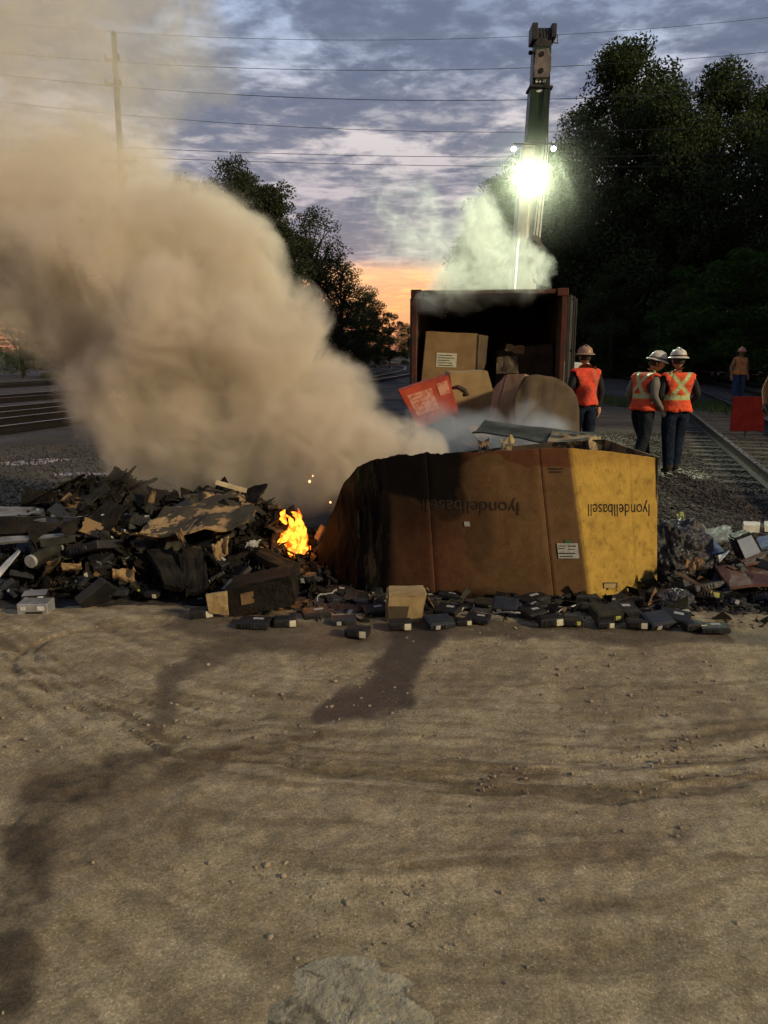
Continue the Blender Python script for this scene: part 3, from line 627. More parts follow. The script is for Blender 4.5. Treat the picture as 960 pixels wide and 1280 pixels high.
link('boom_section', m.mesh('boom_section', .01), [MT['cgreen'], MT['cyellow'], MT['cgreen2']], crane)
m = MB(); boxseg(p1 - (p2 - p1) * .02, p1 + (p2 - p1) * .03, .56, .56, m); boxseg(p2 - (p2 - p1) * .03, p2 + (p2 - p1) * .02, .54, .54, m); link('boom_collar', m.mesh('boom_collar', .01), MT['cdark'], crane)
m = MB(); boxseg(p2, p3, .40, .40, m, 0); link('boom_tip', m.mesh('boom_tip', .01), MT['cgreen'], crane)
def patch(px0, py0, px1, py1, mat, name, Yf=cY - .26):
    a, b_, c_, d_ = [A(x, y, Yf) - cbase for x, y in ((px0, py0), (px1, py0), (px1, py1), (px0, py1))]
    m = MB(); m.prism([a, b_, c_, d_], (0, .03, 0)); return link(name, m.mesh(name), mat, crane)
# white square mark with a dark notch, and an oval
m = MB()
for q in ((670, 97, 673, 103), (673, 97, 679, 98.6), (679, 97, 682.5, 103), (674.6, 99.5, 676.6, 103)):
    a, b_, c_, d_ = [A(x, y, cY - .235) - cbase for x, y in ((q[0], q[1]), (q[2], q[1]), (q[2] - .5, q[3]), (q[0] - .5, q[3]))]; m.prism([a, b_, c_, d_], (0, .02, 0))
c0 = A(674.5, 113.5, cY - .25) - cbase
m.prism([c0 + Vector((.075 * math.cos(t), 0, .028 * math.sin(t) + .01 * math.cos(t))) for t in np.linspace(0, 6.28, 17)[:-1]], (0, .02, 0))
link('white_marking', m.mesh('white_marking'), MT['paperw'], crane)
# head plates (two, front one seen) with two pin holes
def plate(pts, name, Yf, holes, par, mat='cgrey', th=.06, hr=.055):
    m = MB(); m.prism([A(x, y, Yf) - cbase for x, y in pts], (0, th, 0)); o = link(name, m.mesh(name, .01), MT[mat], par)
    for x, y in holes:
        c_ = A(x, y, Yf - .02) - cbase; h_ = MB(); h_.tube([c_, c_ + Vector((0, th + .04, 0))], hr, 16); link('sheave_pin', h_.mesh('sheave_pin'), MT['hole'], o)
    return o
for yf in (cY - .3, cY + .25): plate([(667.5, 97), (667, 84), (670, 62), (686, 60), (687.5, 66), (689.5, 68), (689, 88), (686, 94), (685, 97)], 'head_plate', yf, [(677.5, 67), (676.5, 88)], crane)
m = MB(); m.box(A(666.5, 44, cY) - cbase + Vector((0, 0, 0)), (.13, .5, .36)); m.box(A(690, 43, cY) - cbase, (.12, .5, .30)); m.box(A(678, 36.5, cY) - cbase, (.5, .06, .05)); link('head_bracket', m.mesh('head_bracket', .015), MT['cdark'], crane)
for k in range(5):
    c_ = A(671 + k * 4, 49, cY) - cbase; m = MB(); m.tube([c_ + Vector((-.022, 0, 0)), c_ + Vector((.022, 0, 0))], .2, 20); link('sheave', m.mesh('sheave'), MT['cdark'], crane)
m = MB(); boxseg(A(677, 62, cY) - cbase, A(678, 50, cY) - cbase, .38, .38, m); link('head_block', m.mesh('head_block', .01), MT['cdark'], crane)
m = MB(); m.tube([cp(693, 44), cp(697, 43), cp(697, 54), cp(691, 53)], .018, 6); link('rope_guard', m.mesh('rope_guard'), MT['cgrey'], crane)
m = MB(); m.lathe([(0, -.05), (.04, -.035), (.05, 0), (.04, .035), (0, .05)], 10, c=tuple(cp(663, 66))); m.tube([cp(663, 66), cp(667, 66)], .015, 6); link('beacon', m.mesh('beacon'), MT['hole'], crane)
m = MB(); m.tube([cp(687, 95, cY - .3), cp(684, 190, cY - .35)], .014, 6); m.tube([cp(683.5, 100, cY - .3), cp(681, 186, cY - .35)], .010, 6)
m.tube([cp(684, 190, cY - .35), cp(673, 296, cY - .6)], .012, 6); m.tube([cp(681, 186, cY - .35), cp(669, 296, cY - .6)], .012, 6); link('hoist_rope', m.mesh('hoist_rope'), MT['cdark'], crane)
m = MB(); m.tube([cp(649, 290, cY - .4), cp(643, 372, cY - 3)], .013, 6); link('tag_line', m.mesh('tag_line'), MT['cwhite'], crane)
hb = plate([(659, 306), (661, 296), (669, 293), (675, 296), (677, 303), (683, 311), (680, 328), (674, 336), (670, 334), (668, 326), (660, 316)], 'hook_block', cY - .62, [(668, 304), (674, 313)], crane, th=.22, hr=.06)
m = MB(); hk = A(672, 334, cY - .5) - cbase
m.tube([hk, hk + Vector((0, 0, -.12)), hk + Vector((.09, 0, -.22)), hk + Vector((.06, 0, -.34)), hk + Vector((-.05, 0, -.34)), hk + Vector((-.1, 0, -.26))], [.03, .035, .045, .045, .035, .015], 8); link('hook', m.mesh('hook'), MT['cdark'], hb)
# carrier behind the container
m = MB(); m.box((.2, 2.6, 1.15), (2.3, 8.0, .5)); m.box((.2, 5.9, 1.75), (2.2, 1.4, 1.0)); m.box((.1, .6, 1.65), (1.6, 2.2, .7)); link('carrier', m.mesh('carrier', .03), MT['cwhite'], crane)
for yy_ in (-.2, 1.2, 4.6, 5.9):
    for sx_ in (-1, 1):
        m = MB(); m.tube([(.2 + sx_ * .95, yy_, .52), (.2 + sx_ * 1.22, yy_, .52)], .52, 20); wh = link('wheel', m.mesh('wheel', .02), MT['hole'], crane)
        m = MB(); m.tube([(.2 + sx_ * 1.15, yy_, .52), (.2 + sx_ * 1.235, yy_, .52)], .26, 16); link('rim', m.mesh('rim'), MT['cgrey'], wh)
# lamps
lampm = emis('floodlight_lens', (0.93, 1.0, 0.70), 22); lamps = emis('small_lamp_lens', (0.9, 1.0, 0.8), 14)
def flood(px, py, r, mat, target, watt, size, blend, main=False):
    c_ = cp(px, py, cY - .45); d_ = (Vector(target) - cbase - c_).normalized()
    dl = (Vector((0, 0, H)) - cbase - c_).normalized(); f_ = (d_ * .35 + dl).normalized()
    m = MB(); m.tube([c_ - f_ * .14, c_ - f_ * .06, c_], [r * .55, r * 1.05, r * 1.12], 18); h_ = link('floodlight', m.mesh('floodlight'), MT['cdark'], crane)
    m = MB(); m.tube([c_ - f_ * .01, c_ + f_ * .006], r, 18); link('lens', m.mesh('lens'), mat, h_)
    l = bpy.data.lights.new('floodlight', 'SPOT'); l.energy = watt; l.color = (0.91, 1.0, 0.68); l.spot_size = size; l.spot_blend = blend; l.shadow_soft_size = .08
    lo = bpy.data.objects.new('floodlight_beam', l); col.objects.link(lo); lo.parent = crane; lo.location = c_ + f_ * .05; lo.rotation_euler = (-d_).to_track_quat('Z', 'Y').to_euler()
for px_ in (657, 673): flood(px_, 218, .15, lampm, (1.9, 12.5, 2.0), 1150, R(110), .8)
flood(642, 186, .055, lamps, G(757, 505), 14000, R(7), .6); flood(692, 186, .055, lamps, G(846, 590), 12000, R(4.5), .6)
m = MB(); m.tube([cp(641, 180, cY - .35), cp(694, 180, cY - .35)], .018, 6); m.box(cp(664, 214, cY - .34), (.55, .06, .07)); link('lamp_bracket', m.mesh('lamp_bracket'), MT['cdark'], crane)
# ================================================================== CONTAINER
cx0 = A(517, 400, 12.55).x; cx1 = A(703, 400, 12.55).x
cont = empty('shipping_container', ((cx0 + cx1) / 2, 12.55, 0), (0, 0, -R(8))); tag(cont, 'open rusty red shipping container full of burst boxes, smoke rising off its roof', 'container')
W, Lc, Hc = 2.38, 6.06, 2.6
def corr(x, y0, y1, z0, z1, depth=.036, name='side_wall', axis='y', mat='rusted'):
    n = int((y1 - y0) / .28); vs = []; fs = []
    prof = []
    for i in range(n):
        a = y0 + (y1 - y0) * i / n; s = (y1 - y0) / n
        prof += [(a, 0), (a + s * .25, 0), (a + s * .5, 1), (a + s * .75, 1)]
    prof.append((y1, 0)); k = len(prof)
    for z in (z0, z1):
        for a, t in prof: vs.append((x + depth * (t - .5), a, z) if axis == 'y' else (a, x + depth * (t - .5), z))
    fs = [(i, i + 1, k + i + 1, k + i) for i in range(k - 1)]
    me = bpy.data.meshes.new(name); me.from_pydata(vs, [], fs); me.update()
    o = link(name, me, [MT[mat]], cont); sm = o.modifiers.new('s', 'SOLIDIFY'); sm.thickness = .004; return o
corr(-W / 2 + .05, .12, Lc - .1, .12, Hc - .06, mat='inside'); corr(W / 2 - .05, .12, Lc - .1, .12, Hc - .06, mat='inside'); corr(Lc - .13, -W / 2 + .06, W / 2 - .06, .12, Hc - .06, name='back_wall', axis='x', mat='inside')
m = MB(); m.box((0, Lc / 2, Hc - .03), (W - .03, Lc - .12, .035)); link('roof', m.mesh('roof'), MT['inside'], cont)
m = MB(); m.box((0, Lc / 2, .13), (W - .14, Lc - .16, .04)); link('floor_panel', m.mesh('floor_panel'), MT['tie'], cont)
m = MB()
for sx_ in (-1, 1):
    for y_ in (.05, Lc - .05): m.box((sx_ * (W / 2 - .04), y_, Hc / 2), (.08, .11, Hc - .24))
    m.box((sx_ * (W / 2 - .04), Lc / 2, Hc - .06), (.07, Lc - .3, .10)); m.box((sx_ * (W / 2 - .04), Lc / 2, .08), (.07, Lc - .3, .14))
for y_ in (.05, Lc - .05):
    m.box((0, y_, Hc - .045), (W - .34, .09, .07)); m.box((0, y_, .07), (W - .34, .09, .12))
link('frame', m.mesh('frame', .008), MT['rusted'], cont)
for sx_ in (-1, 1):
    for y_ in (.07, Lc - .07):
        for z_ in (.06, Hc - .06):
            m = MB(); m.box((sx_ * (W / 2 - .07), y_, z_), (.17, .17, .122)); cc = link('corner_casting', m.mesh('corner_casting', .012), MT['rusted'], cont)
for sx_, ang in ((1, R(90 - 17 + 8)), (-1, R(180 - 88))):
    m = MB(); wd = 1.18
    # built flat along local +x from the hinge, then turned
    for z0, z1 in ((.16, .86), (.89, 1.65), (1.68, 2.46)): m.box((wd / 2, .0, (z0 + z1) / 2), (wd - .08, .03, z1 - z0))
    m.box((.03, 0, 1.3), (.06, .06, 2.34)); m.box((wd - .03, 0, 1.3), (.06, .06, 2.34)); m.box((wd / 2, 0, .13), (wd - .13, .06, .05)); m.box((wd / 2, 0, 2.48), (wd - .13, .06, .05))
    me = m.mesh('door', .004)
    o = link('door', me, MT['contgrey'], cont, (sx_ * (W / 2 + (.035 if sx_ > 0 else .0)), .03 if sx_ > 0 else .14, 0), (0, 0, ang))
    for xx_ in (.35, .85):
        b_ = MB(); b_.tube([(xx_, -.05 if sx_ > 0 else .05, .1), (xx_, -.05 if sx_ > 0 else .05, 2.5)], .016, 8); rr_ = link('locking_bar', b_.mesh('locking_bar'), MT['cdark'], o)
    b_ = MB(); b_.box((.6, -.07 if sx_ > 0 else .07, 1.1), (.4, .015, .03)); link('handle', b_.mesh('handle'), MT['silver'], o)
# ================================================================== SHEETS AND BOXES HELPERS
def sheet(name, corners, mat, label, cat, thick=.008, nu=10, nv=8, wob=.012, group=None, rag=0.0, bend=0.0):
    """corners: 4 world points (tl, tr, br, bl); a wavy board with real thickness and ragged edges"""
    c = [Vector(p) for p in corners]; cen = (c[0] + c[1] + c[2] + c[3]) / 4; nrm = ((c[1] - c[0]).cross(c[3] - c[0])).normalized()
    ph = random.uniform(0, 100); vs = []
    for j in range(nv + 1):
        for i in range(nu + 1):
            u_, v_ = i / nu, j / nv
            if rag:
                e = 1
                u_ = .5 + (u_ - .5) * (1 - rag * float(fbm(np.array([ph + v_ * 5]), np.array([ph + (0 if u_ < .5 else 9)]), 3)[0])); v_ = .5 + (v_ - .5) * (1 - rag * float(fbm(np.array([ph + u_ * 5 + 20]), np.array([ph + (0 if v_ < .5 else 9)]), 3)[0]))
            p = c[0].lerp(c[1], u_).lerp(c[3].lerp(c[2], u_), v_)
            p = p + nrm * (wob * 2 * (float(fbm(np.array([ph + u_ * 3]), np.array([v_ * 3]), 3)[0]) - .5) + bend * (1 - (2 * u_ - 1) ** 2))
            vs.append(p - cen)
    k = nu + 1; fs = [(j * k + i, j * k + i + 1, (j + 1) * k + i + 1, (j + 1) * k + i) for j in range(nv) for i in range(nu)]
    n0 = len(vs); vs2 = vs + [p - nrm * thick for p in vs]
    fs2 = fs + [tuple(reversed([i + n0 for i in f])) for f in fs]
    bd = [i for i in range(k)] + [j * k + nu for j in range(1, nv + 1)] + [nv * k + i for i in range(nu - 1, -1, -1)] + [j * k for j in range(nv - 1, 0, -1)]
    fs2 += [(bd[i], bd[(i + 1) % len(bd)], bd[(i + 1) % len(bd)] + n0, bd[i] + n0) for i in range(len(bd))]
    me = bpy.data.meshes.new(name); me.from_pydata([tuple(v) for v in vs2], [], fs2); me.update()
    bm = bmesh.new(); bm.from_mesh(me); bmesh.ops.recalc_face_normals(bm, faces=bm.faces); bm.to_mesh(me); bm.free()
    o = link(name, me, mat, loc=cen); 
    if label: tag(o, label, cat, group)
    return o
def carton(name, frontpx, Yf, depth, mat, label, flap=None, crease=True, Yr=None, bottom_flaps=False, bl=0):
    """board box whose front face has these four picture corners (tl,tr,br,bl) at distance Yf (Yr at its right edge); walls go back by depth"""
    Yr = Yf if Yr is None else Yr
    c = [A(*frontpx[0], Yf), A(*frontpx[1], Yr), A(*frontpx[2], Yr), A(*frontpx[3], Yf)]
    nrm = (c[1] - c[0]).cross(c[3] - c[0]).normalized()
    if nrm.y < 0: nrm = -nrm
    cen = (c[2] + c[3]) / 2; o = empty(name, cen); tag(o, label, 'box')
    th = .012; e = nrm * depth
    def panel(a, b_, c_, d_, nm, mt=mat, nu=10, nv=10, w_=.006):
        p = sheet(nm, (a, b_, c_, d_), mt, None, None, thick=th, nu=nu, nv=nv, wob=w_); p.parent = o; p.location = p.location - cen; return p
    panel(c[0], c[1], c[2], c[3], 'front_panel')
    panel(c[1], c[1] + e, c[2] + e, c[2], 'side_panel'); panel(c[0] + e, c[0], c[3], c[3] + e, 'side_panel'); panel(c[1] + e, c[0] + e, c[3] + e, c[2] + e, 'back_panel')
    panel(c[0] + e, c[1] + e, c[1], c[0], 'top_flap')
    return o, c, nrm
def sticker(par, c, nrm, u0, u1, v0, v1, mat, name='paper_label', lines=0, off=.004):
    """a flat label on a face with corners c"""
    def q(u_, v_): return c[0].lerp(c[1], u_).lerp(c[3].lerp(c[2], u_), v_) - nrm * (off + .012)
    pts = [q(u0, v0), q(u1, v0), q(u1, v1), q(u0, v1)]; cen = Vector(par.location)
    m = MB(); m.prism([p - cen for p in pts], nrm * .003); o = link(name, m.mesh(name), mat, par)
    for i in range(lines):
        vv = v0 + (v1 - v0) * (.15 + .7 * i / max(1, lines - 1)); uu = u0 + (u1 - u0) * random.uniform(.6, .92)
        pts = [q(u0 + (u1 - u0) * .08, vv), q(uu, vv), q(uu, vv + (v1 - v0) * .05), q(u0 + (u1 - u0) * .08, vv + (v1 - v0) * .05)]
        m = MB(); m.prism([p - cen - nrm * .0025 for p in pts], nrm * .001); link('printed_line', m.mesh('printed_line'), MT['ink'], o)
    return o
# ================================================================== HEAP
GS = [(-2.35, 6.45, .60, .75, .68), (-1.55, 6.1, .45, .6, .6), (-1.05, 5.95, .52, .50, .45), (-3.1, 6.0, .26, .8, .5), (-2.1, 5.7, .38, .8, .35), (-1.0, 5.55, .16, .28, .25), (-3.6, 5.85, .20, .7, .4),
      (.2, 5.85, .05, 1.0, .2), (1.2, 5.75, .05, .6, .18), (2.32, 5.9, .34, .17, .24), (2.7, 5.6, .08, .4, .3), (1.2, 7.6, .42, .9, .9), (1.3, 9.6, .62, .9, 1.4), (1.7, 11.6, .75, .9, 1.2), (.3, 9.0, .35, .6, .9)]
def hz(x, y):
    h = 0
    for cx, cy_, a, sx_, sy_ in GS: h = np.maximum(h, a * np.exp(-((x - cx) / sx_) ** 2 - ((y - cy_) / sy_) ** 2))
    return h
gx_, gy_ = np.meshgrid(np.arange(-4.6, 3.6, .035), np.arange(4.3, 12.4, .045))
h0 = hz(gx_, gy_); hh_ = h0 + (0.16 * (fbm(gx_ * 4, gy_ * 4, 5, .6) - .5) + .07 * (fbm(gx_ * 16, gy_ * 16, 4, .65) - .5)) * np.clip(h0 * 5, 0, 1) - .05
o = link('burnt_rubble', grid_mesh('burnt_rubble', np.stack([gx_, gy_, hh_], -1), mask=hh_ > -.035), MT['ash']); tag(o, 'mound of black ash and melted plastic under the debris', kind='stuff')
def hzs(x, y): return float(hz(np.array(x), np.array(y)))
# ------------------------------------------------------------------ devices (prototypes with parts)
def device_proto(kind):
    root = empty('electronic_device')
    if kind == 'flat':
        L, D, T = .23, .17, .045; body = 'black'
    elif kind == 'small':
        L, D, T = .15, .10, .05; body = 'black'
    elif kind == 'slate':
        L, D, T = .19, .14, .04; body = 'slate'
    elif kind == 'olive':
        L, D, T = .18, .12, .06; body = 'olive'
    m = MB(); m.box((0, 0, T / 2), (L, D, T)); me = m.mesh('casing', .006, seg=2); link('casing', me, MT[body], root)
    m = MB(); m.box((0, -.002, T + .001), (L * .86, D * .8, .005)); link('cover_plate', m.mesh('cover_plate', .0015), MT[body], root)
    m = MB()
    for i in range(5): m.box((-L * .3 + i * L * .1, -D / 2 - .003, T * .5), (L * .05, .008, T * .5))
    m.box((L * .12, -D / 2 - .004, T * .45), (L * .12, .012, T * .4)); link('connector', m.mesh('connector'), MT['cdark'], root)
    if kind in ('small',):
        m = MB(); m.box((L / 2 - .028, -D / 2 - .0065, T * .5), (.042, .002, .042)); link('paper_label', m.mesh('paper_label'), MT['paper'], root)
    if kind == 'flat':
        m = MB(); m.box((L * .1, D * .1, T + .005), (.075, .035, .0015)); link('paper_label', m.mesh('paper_label'), MT['paperg'], root)
    if kind == 'slate':
        m = MB(); m.box((-L * .2, -D / 2 - .0065, T * .5), (.035, .002, .03)); link('paper_label', m.mesh('paper_label'), MT['paperg'], root)
    if kind == 'olive':
        m = MB(); m.box((L * .25, -D / 2 - .0085, T * .55), (.035, .002, .035)); link('paper_label', m.mesh('paper_label'), MT['paperlime'], root)
    return root
PR = {k: device_proto(k) for k in ('flat', 'small', 'slate', 'olive')}
used = set()
def vary(a=.65, b=1.3): return random.uniform(a, b)
def device(kind, loc, rot, label, group, s=1.0, wild=False):
    o = PR[kind] if kind not in used else copytree(PR[kind])
    used.add(kind); o.location = loc; o.rotation_euler = rot; o.scale = (s * vary(), s * vary(), s * vary(.55, 1.3)) if wild else (s,) * 3; tag(o, label, 'device', group)
    return o
# front row, from the left, placed on the ground where the photograph has them
FR = 'scorched devices lying along the edge of the dirt'
row = [  # px, py(base), kind, rz, tilt, scale, label
    (252, 776, 'small', 12, 0, 1.15, 'black module with a cream label, alone at the left end of the front row'),
    (318, 788, 'flat', -8, 0, 1.0, 'flat black device with a slim white sticker, left of the row'),
    (356, 787, 'small', 10, 0, 1.1, 'black module with a cream label touching the flat device'),
    (395, 776, 'flat', 15, 4, .9, 'thin black device lying just behind the front pieces near the char'),
    (430, 784, 'slate', 3, 0, .95, 'dark slate device with a white edge sticker, left of the tan carton'),
    (447, 800, 'small', -14, 0, 1.1, 'black module with a cream label, nearest to the camera of all'),
    (500, 791, 'small', 3, 0, 1.1, 'black module with a label directly below the small tan carton'),
    (548, 788, 'slate', 22, 12, 1.05, 'slate device propped up right of the small tan carton'),
    (580, 786, 'small', 5, 0, .75, 'small module with a grey label right of the slate device'),
    (598, 782, 'flat', -20, 5, .75, 'dull black device under the middle of the big box'),
    (632, 768, 'slate', -15, 25, 1.0, 'slate panel device tipped up under the big box'),
    (688, 786, 'small', 8, 0, 1.15, 'module with a bright cream label below the box sticker'),
    (716, 786, 'olive', -4, 0, .8, 'olive scorched module lying below the box sticker'),
    (757, 780, 'olive', 14, 15, 1.2, 'bulky olive module under the yellow panel'),
    (737, 771, 'small', -8, 8, .9, 'module with a tan label half under the yellow panel'),
    (757, 789, 'small', 4, 0, .8, 'module with a grey label in front of the bulky olive one'),
    (797, 789, 'small', -12, 0, 1.0, 'module with a cream label below the right corner of the box'),
    (822, 787, 'slate', 20, 20, 1.1, 'slate device leaning below the right corner of the box'),
    (845, 782, 'flat', -25, 14, .9, 'black device tipped on edge right of the box corner'),
    (868, 792, 'small', 10, 0, 1.0, 'module with a bright label at the start of the gravel'),
    (893, 794, 'flat', -3, 0, .85, 'flat olive-black strip device on the gravel edge'),
    (668, 775, 'flat', 30, 6, .8, 'black device deep in shade under the box middle'),
    (560, 772, 'flat', -30, 10, .8, 'black device behind the slate one under the box'),
    (470, 772, 'flat', 12, 8, .8, 'black device between the char and the small tan carton'),
    (300, 770, 'slate', -5, 4, .8, 'thin slate device in front of the long dark carton'),
    (780, 772, 'flat', 12, 12, .9, 'dark device wedged under the yellow panel corner'),
    (145, 748, 'slate', 2, 0, 1.1, 'thin blue-grey tray device on the dirt left of the heap foot'),
    (96, 742, 'flat', 12, 3, .8, 'dark device at the foot of the left heap'),
    (190, 752, 'small', -12, 6, .8, 'small dark module at the heap foot left of the long carton')]
for (px, py, k, rz, tl, s, lab) in row:
    p = G(px, py - 5, .03); device(k, (p.x, p.y + .02, .028 + abs(math.sin(R(tl))) * .05), (R(tl), R(random.uniform(-4, 4)), R(rz)), lab, FR, s * .84)
areas = [('scorched black devices heaped under the big box', 70, lambda: (random.uniform(-.9, 1.95), random.uniform(4.78, 5.5)), 'scorched black device half buried under the big box'),
         ('scorched black devices on the left heap', 85, lambda: (lambda a: (a, random.uniform(5.0, 6.0) + .2 * max(0, -a - 1.8)))(random.uniform(-3.4, -.85)), 'scorched black device lying in the burnt heap left of the fire'),
         ('scorched devices beside the right box corner', 22, lambda: (random.uniform(2.1, 2.8), random.uniform(4.9, 5.6)), 'scorched device in the loose scatter right of the big box'),
         ('scorched devices behind the big box', 18, lambda: (random.uniform(.3, 2.0), random.uniform(6.7, 8)), 'scorched device in the pile behind the big box')]
for grp, n, fn, lab in areas:
    for i in range(n):
        x, y = fn(); k = random.choice(['flat', 'small', 'slate', 'olive', 'flat', 'slate'])
        fl = .4 if 'under' in grp else 1.0
        device(k, (x, y, hzs(x, y) - .02 + random.uniform(0, .05) * fl), (R(random.uniform(-40, 45) * fl), R(random.uniform(-35, 35) * fl), R(random.uniform(-180, 180) if random.random() < .4 else random.uniform(-40, 40))), lab, grp, random.uniform(.6, 1.2) * (.85 if fl < 1 else 1), True)
# loose shreds everywhere in the heap
n = 9000; X_ = np.where(rng.random(n) < .6, rng.uniform(-3.8, -.4, n), rng.uniform(-.9, 2.6, n)); Y_ = np.where(X_ < -.5, rng.uniform(5.1, 6.8, n) + .12 * np.clip(-X_ - 1.5, 0, 3), rng.uniform(4.6, 5.6, n))
hv_ = hz(X_, Y_); kp = (hv_ > .035) | (rng.random(n) < .15); X_, Y_, hv_ = X_[kp], Y_[kp], hv_[kp]; n = len(X_)
c_ = np.stack([X_, Y_, hv_ + rng.uniform(-.03, .05, n)], -1); a1 = rng.normal(size=(n, 3)); a1 /= np.linalg.norm(a1, axis=1)[:, None]; a2 = np.cross(a1, rng.normal(size=(n, 3))); a2 /= np.linalg.norm(a2, axis=1)[:, None]; a3 = np.cross(a1, a2)
L_ = (.012 + .06 * rng.random(n) ** 3)[:, None]; W_ = L_ * rng.uniform(.2, .8, (n, 1)); T_ = np.full((n, 1), .003)
vv_ = np.stack([c_ + a1 * L_ * i + a2 * W_ * j * (1 + .5 * i) + a3 * T_ * k for i in (-1, 1) for j in (-1, 1) for k in (-1, 1)], 1).reshape(-1, 3)
ff_ = (np.array([(0, 1, 3, 2), (4, 6, 7, 5), (0, 4, 5, 1), (2, 3, 7, 6), (0, 2, 6, 4), (1, 5, 7, 3)])[None] + (np.arange(n) * 8)[:, None, None]).reshape(-1, 4)
me = bpy.data.meshes.new('shredded_debris'); me.from_pydata(vv_.tolist(), [], ff_.tolist()); me.update()
me.materials.append(MT['char']); me.materials.append(MT['olive']); me.materials.append(MT['kraftburn']); me.materials.append(MT['paperg'])
me.polygons.foreach_set('material_index', np.repeat(rng.choice(4, n, p=[.80, .13, .06, .01]), 6).astype(np.int32))
tag(link('shredded_debris', me), 'small charred shreds and splinters strewn over the heap', kind='stuff')
# charred board scraps
def scrap(x, y, z, w_, h_, rot, mat, label, group, name='cardboard_scrap', th=.007):
    e = Euler(rot).to_matrix(); c = Vector((x, y, z))
    q = [c + e @ Vector((a * w_ / 2, b_ * h_ / 2, 0)) for a, b_ in ((-1, 1), (1, 1), (1, -1), (-1, -1))]
    return sheet(name, q, MT[mat], label, 'cardboard', thick=th, nu=8, nv=6, wob=.05 * max(w_, h_), rag=.35, group=group)
for i in range(95):
    x, y = random.uniform(-3.6, -.8), random.uniform(5.15, 6.5); h_ = hzs(x, y)
    if h_ < .08: continue
    scrap(x, y, h_ + random.uniform(0, .07), random.uniform(.15, .5), random.uniform(.1, .3), (R(random.uniform(-20, 65)), R(random.uniform(-40, 40)), R(random.uniform(-60, 60))),
          random.choice(['char'] * 7 + ['kraftburn', 'olive']), 'charred cardboard scrap in the burnt heap left of the fire', 'charred scraps on the left heap', th=.01)
for i in range(34):
    x, y = random.uniform(.2, 2.1), random.uniform(6.4, 10.5); h_ = hzs(x, y)
    scrap(x, y, h_ + random.uniform(0, .1), random.uniform(.3, .8), random.uniform(.2, .5), (R(random.uniform(-20, 45)), R(random.uniform(-30, 30)), R(random.uniform(-60, 60))),
          random.choice(['char', 'kraftburn', 'sootboard']), 'sooty cardboard scrap in the spill between box and container', 'sooty scraps behind the big box', th=.01)
# black bag-like crumpled heap right of the box
for (cxp, cyp, rr_, Yd, lab) in ((845, 700, .26, 5.75, 'crumpled shiny black plastic bag against the right end of the big box'), (842, 752, .13, 5.0, 'black melted lump of plastic below the crumpled bag')):
    p = A(cxp, cyp, Yd); bm = bmesh.new(); bmesh.ops.create_icosphere(bm, subdivisions=5, radius=1)
    for v_ in bm.verts:
        n_ = v_.co.copy(); f_ = 1 + .55 * (float(fbm(np.array([n_.x * 2.2 + 9]), np.array([n_.z * 2.2 + n_.y * 1.7 + 4]), 4)[0]) - .5) + .35 * abs(float(fbm(np.array([n_.x * 6 + 3]), np.array([n_.z * 6 - n_.y * 5 + 40]), 3)[0]) - .5)
        v_.co = Vector((n_.x * rr_ * f_, n_.y * rr_ * f_ * .9, n_.z * rr_ * f_ * (1.1 if rr_ > .2 else .6)))
    me = bpy.data.meshes.new('plastic_bag'); bm.to_mesh(me); bm.free()
    link('plastic_bag', me, mk('black_film', (.012, .012, .012), (.03, .028, .025), 9, .35, .8, 18, bdist=.04, spec=.6), loc=p); tag(bpy.data.objects['plastic_bag' if rr_ > .2 else 'plastic_bag.001'], lab, 'plastic bag')
for i in range(26):
    x, y = (random.uniform(-3.3, -.6), random.uniform(5.0, 6.0)) if i < 15 else (random.uniform(-.8, 2.6), random.uniform(4.7, 5.0)); h_ = hzs(x, y)
    a_ = random.uniform(0, 6.28); q = [Vector((0, 0, 0))]
    for k in range(9): a_ += random.uniform(-.9, .9); q.append(q[-1] + Vector((math.cos(a_) * .035, math.sin(a_) * .03, random.uniform(-.012, .014))))
    m = MB(); m.tube(q, .0045, 5); o = link('cable', m.mesh('cable', fixn=False), MT[random.choice(['paperg', 'hole', 'tin', 'olive'])], loc=(x, y, h_ + .05)); tag(o, 'short burnt cable tangled in the debris', 'cable', 'burnt cables in the debris')
# named pieces, four picture corners each with a distance
def S(name, c, mat, label, cat, **k): return sheet(name, [A(*p) for p in c], MT[mat], label, cat, **k)
S('cardboard_sheet', [(205, 640, 5.9), (318, 612, 6.0), (325, 652, 5.4), (156, 679, 5.3)], 'camo', 'large torn cardboard sheet scorched in tan and black patches on the heap', 'cardboard', thick=.014, wob=.07, rag=.16, nu=22, nv=12)
S('cardboard_sheet', [(225, 618, 6.1), (290, 600, 6.2), (322, 632, 5.8), (240, 650, 5.8)], 'camo', 'smaller scorched tan sheet lying over the large patchy one', 'cardboard', thick=.012, wob=.09, rag=.3, nu=18, nv=10)
S('cardboard_sheet', [(240, 602, 6.25), (285, 596, 6.3), (300, 618, 6.0), (238, 622, 6.1)], 'char', 'black curled board on the crest of the heap', 'cardboard', thick=.014, wob=.12, rag=.35, bend=.06)
S('wooden_lath', [(271, 600, 6.0), (309, 611, 6.0), (308, 616, 6.0), (270, 605, 6.0)], 'wwood', 'pale white wooden lath sticking up on the heap crest', 'lath', thick=.02, wob=.002, nu=2, nv=1)
S('board', [(0, 637, 6.2), (55, 639, 6.2), (58, 654, 5.8), (0, 656, 5.8)], 'tin', 'dull grey metal board at the left edge on the heap', 'board', thick=.03, wob=.01)
S('board', [(0, 650, 5.8), (58, 649, 5.9), (60, 668, 5.75), (0, 672, 5.7)], 'char', 'dark board under the dull grey one at the left edge', 'board', thick=.05, wob=.02)
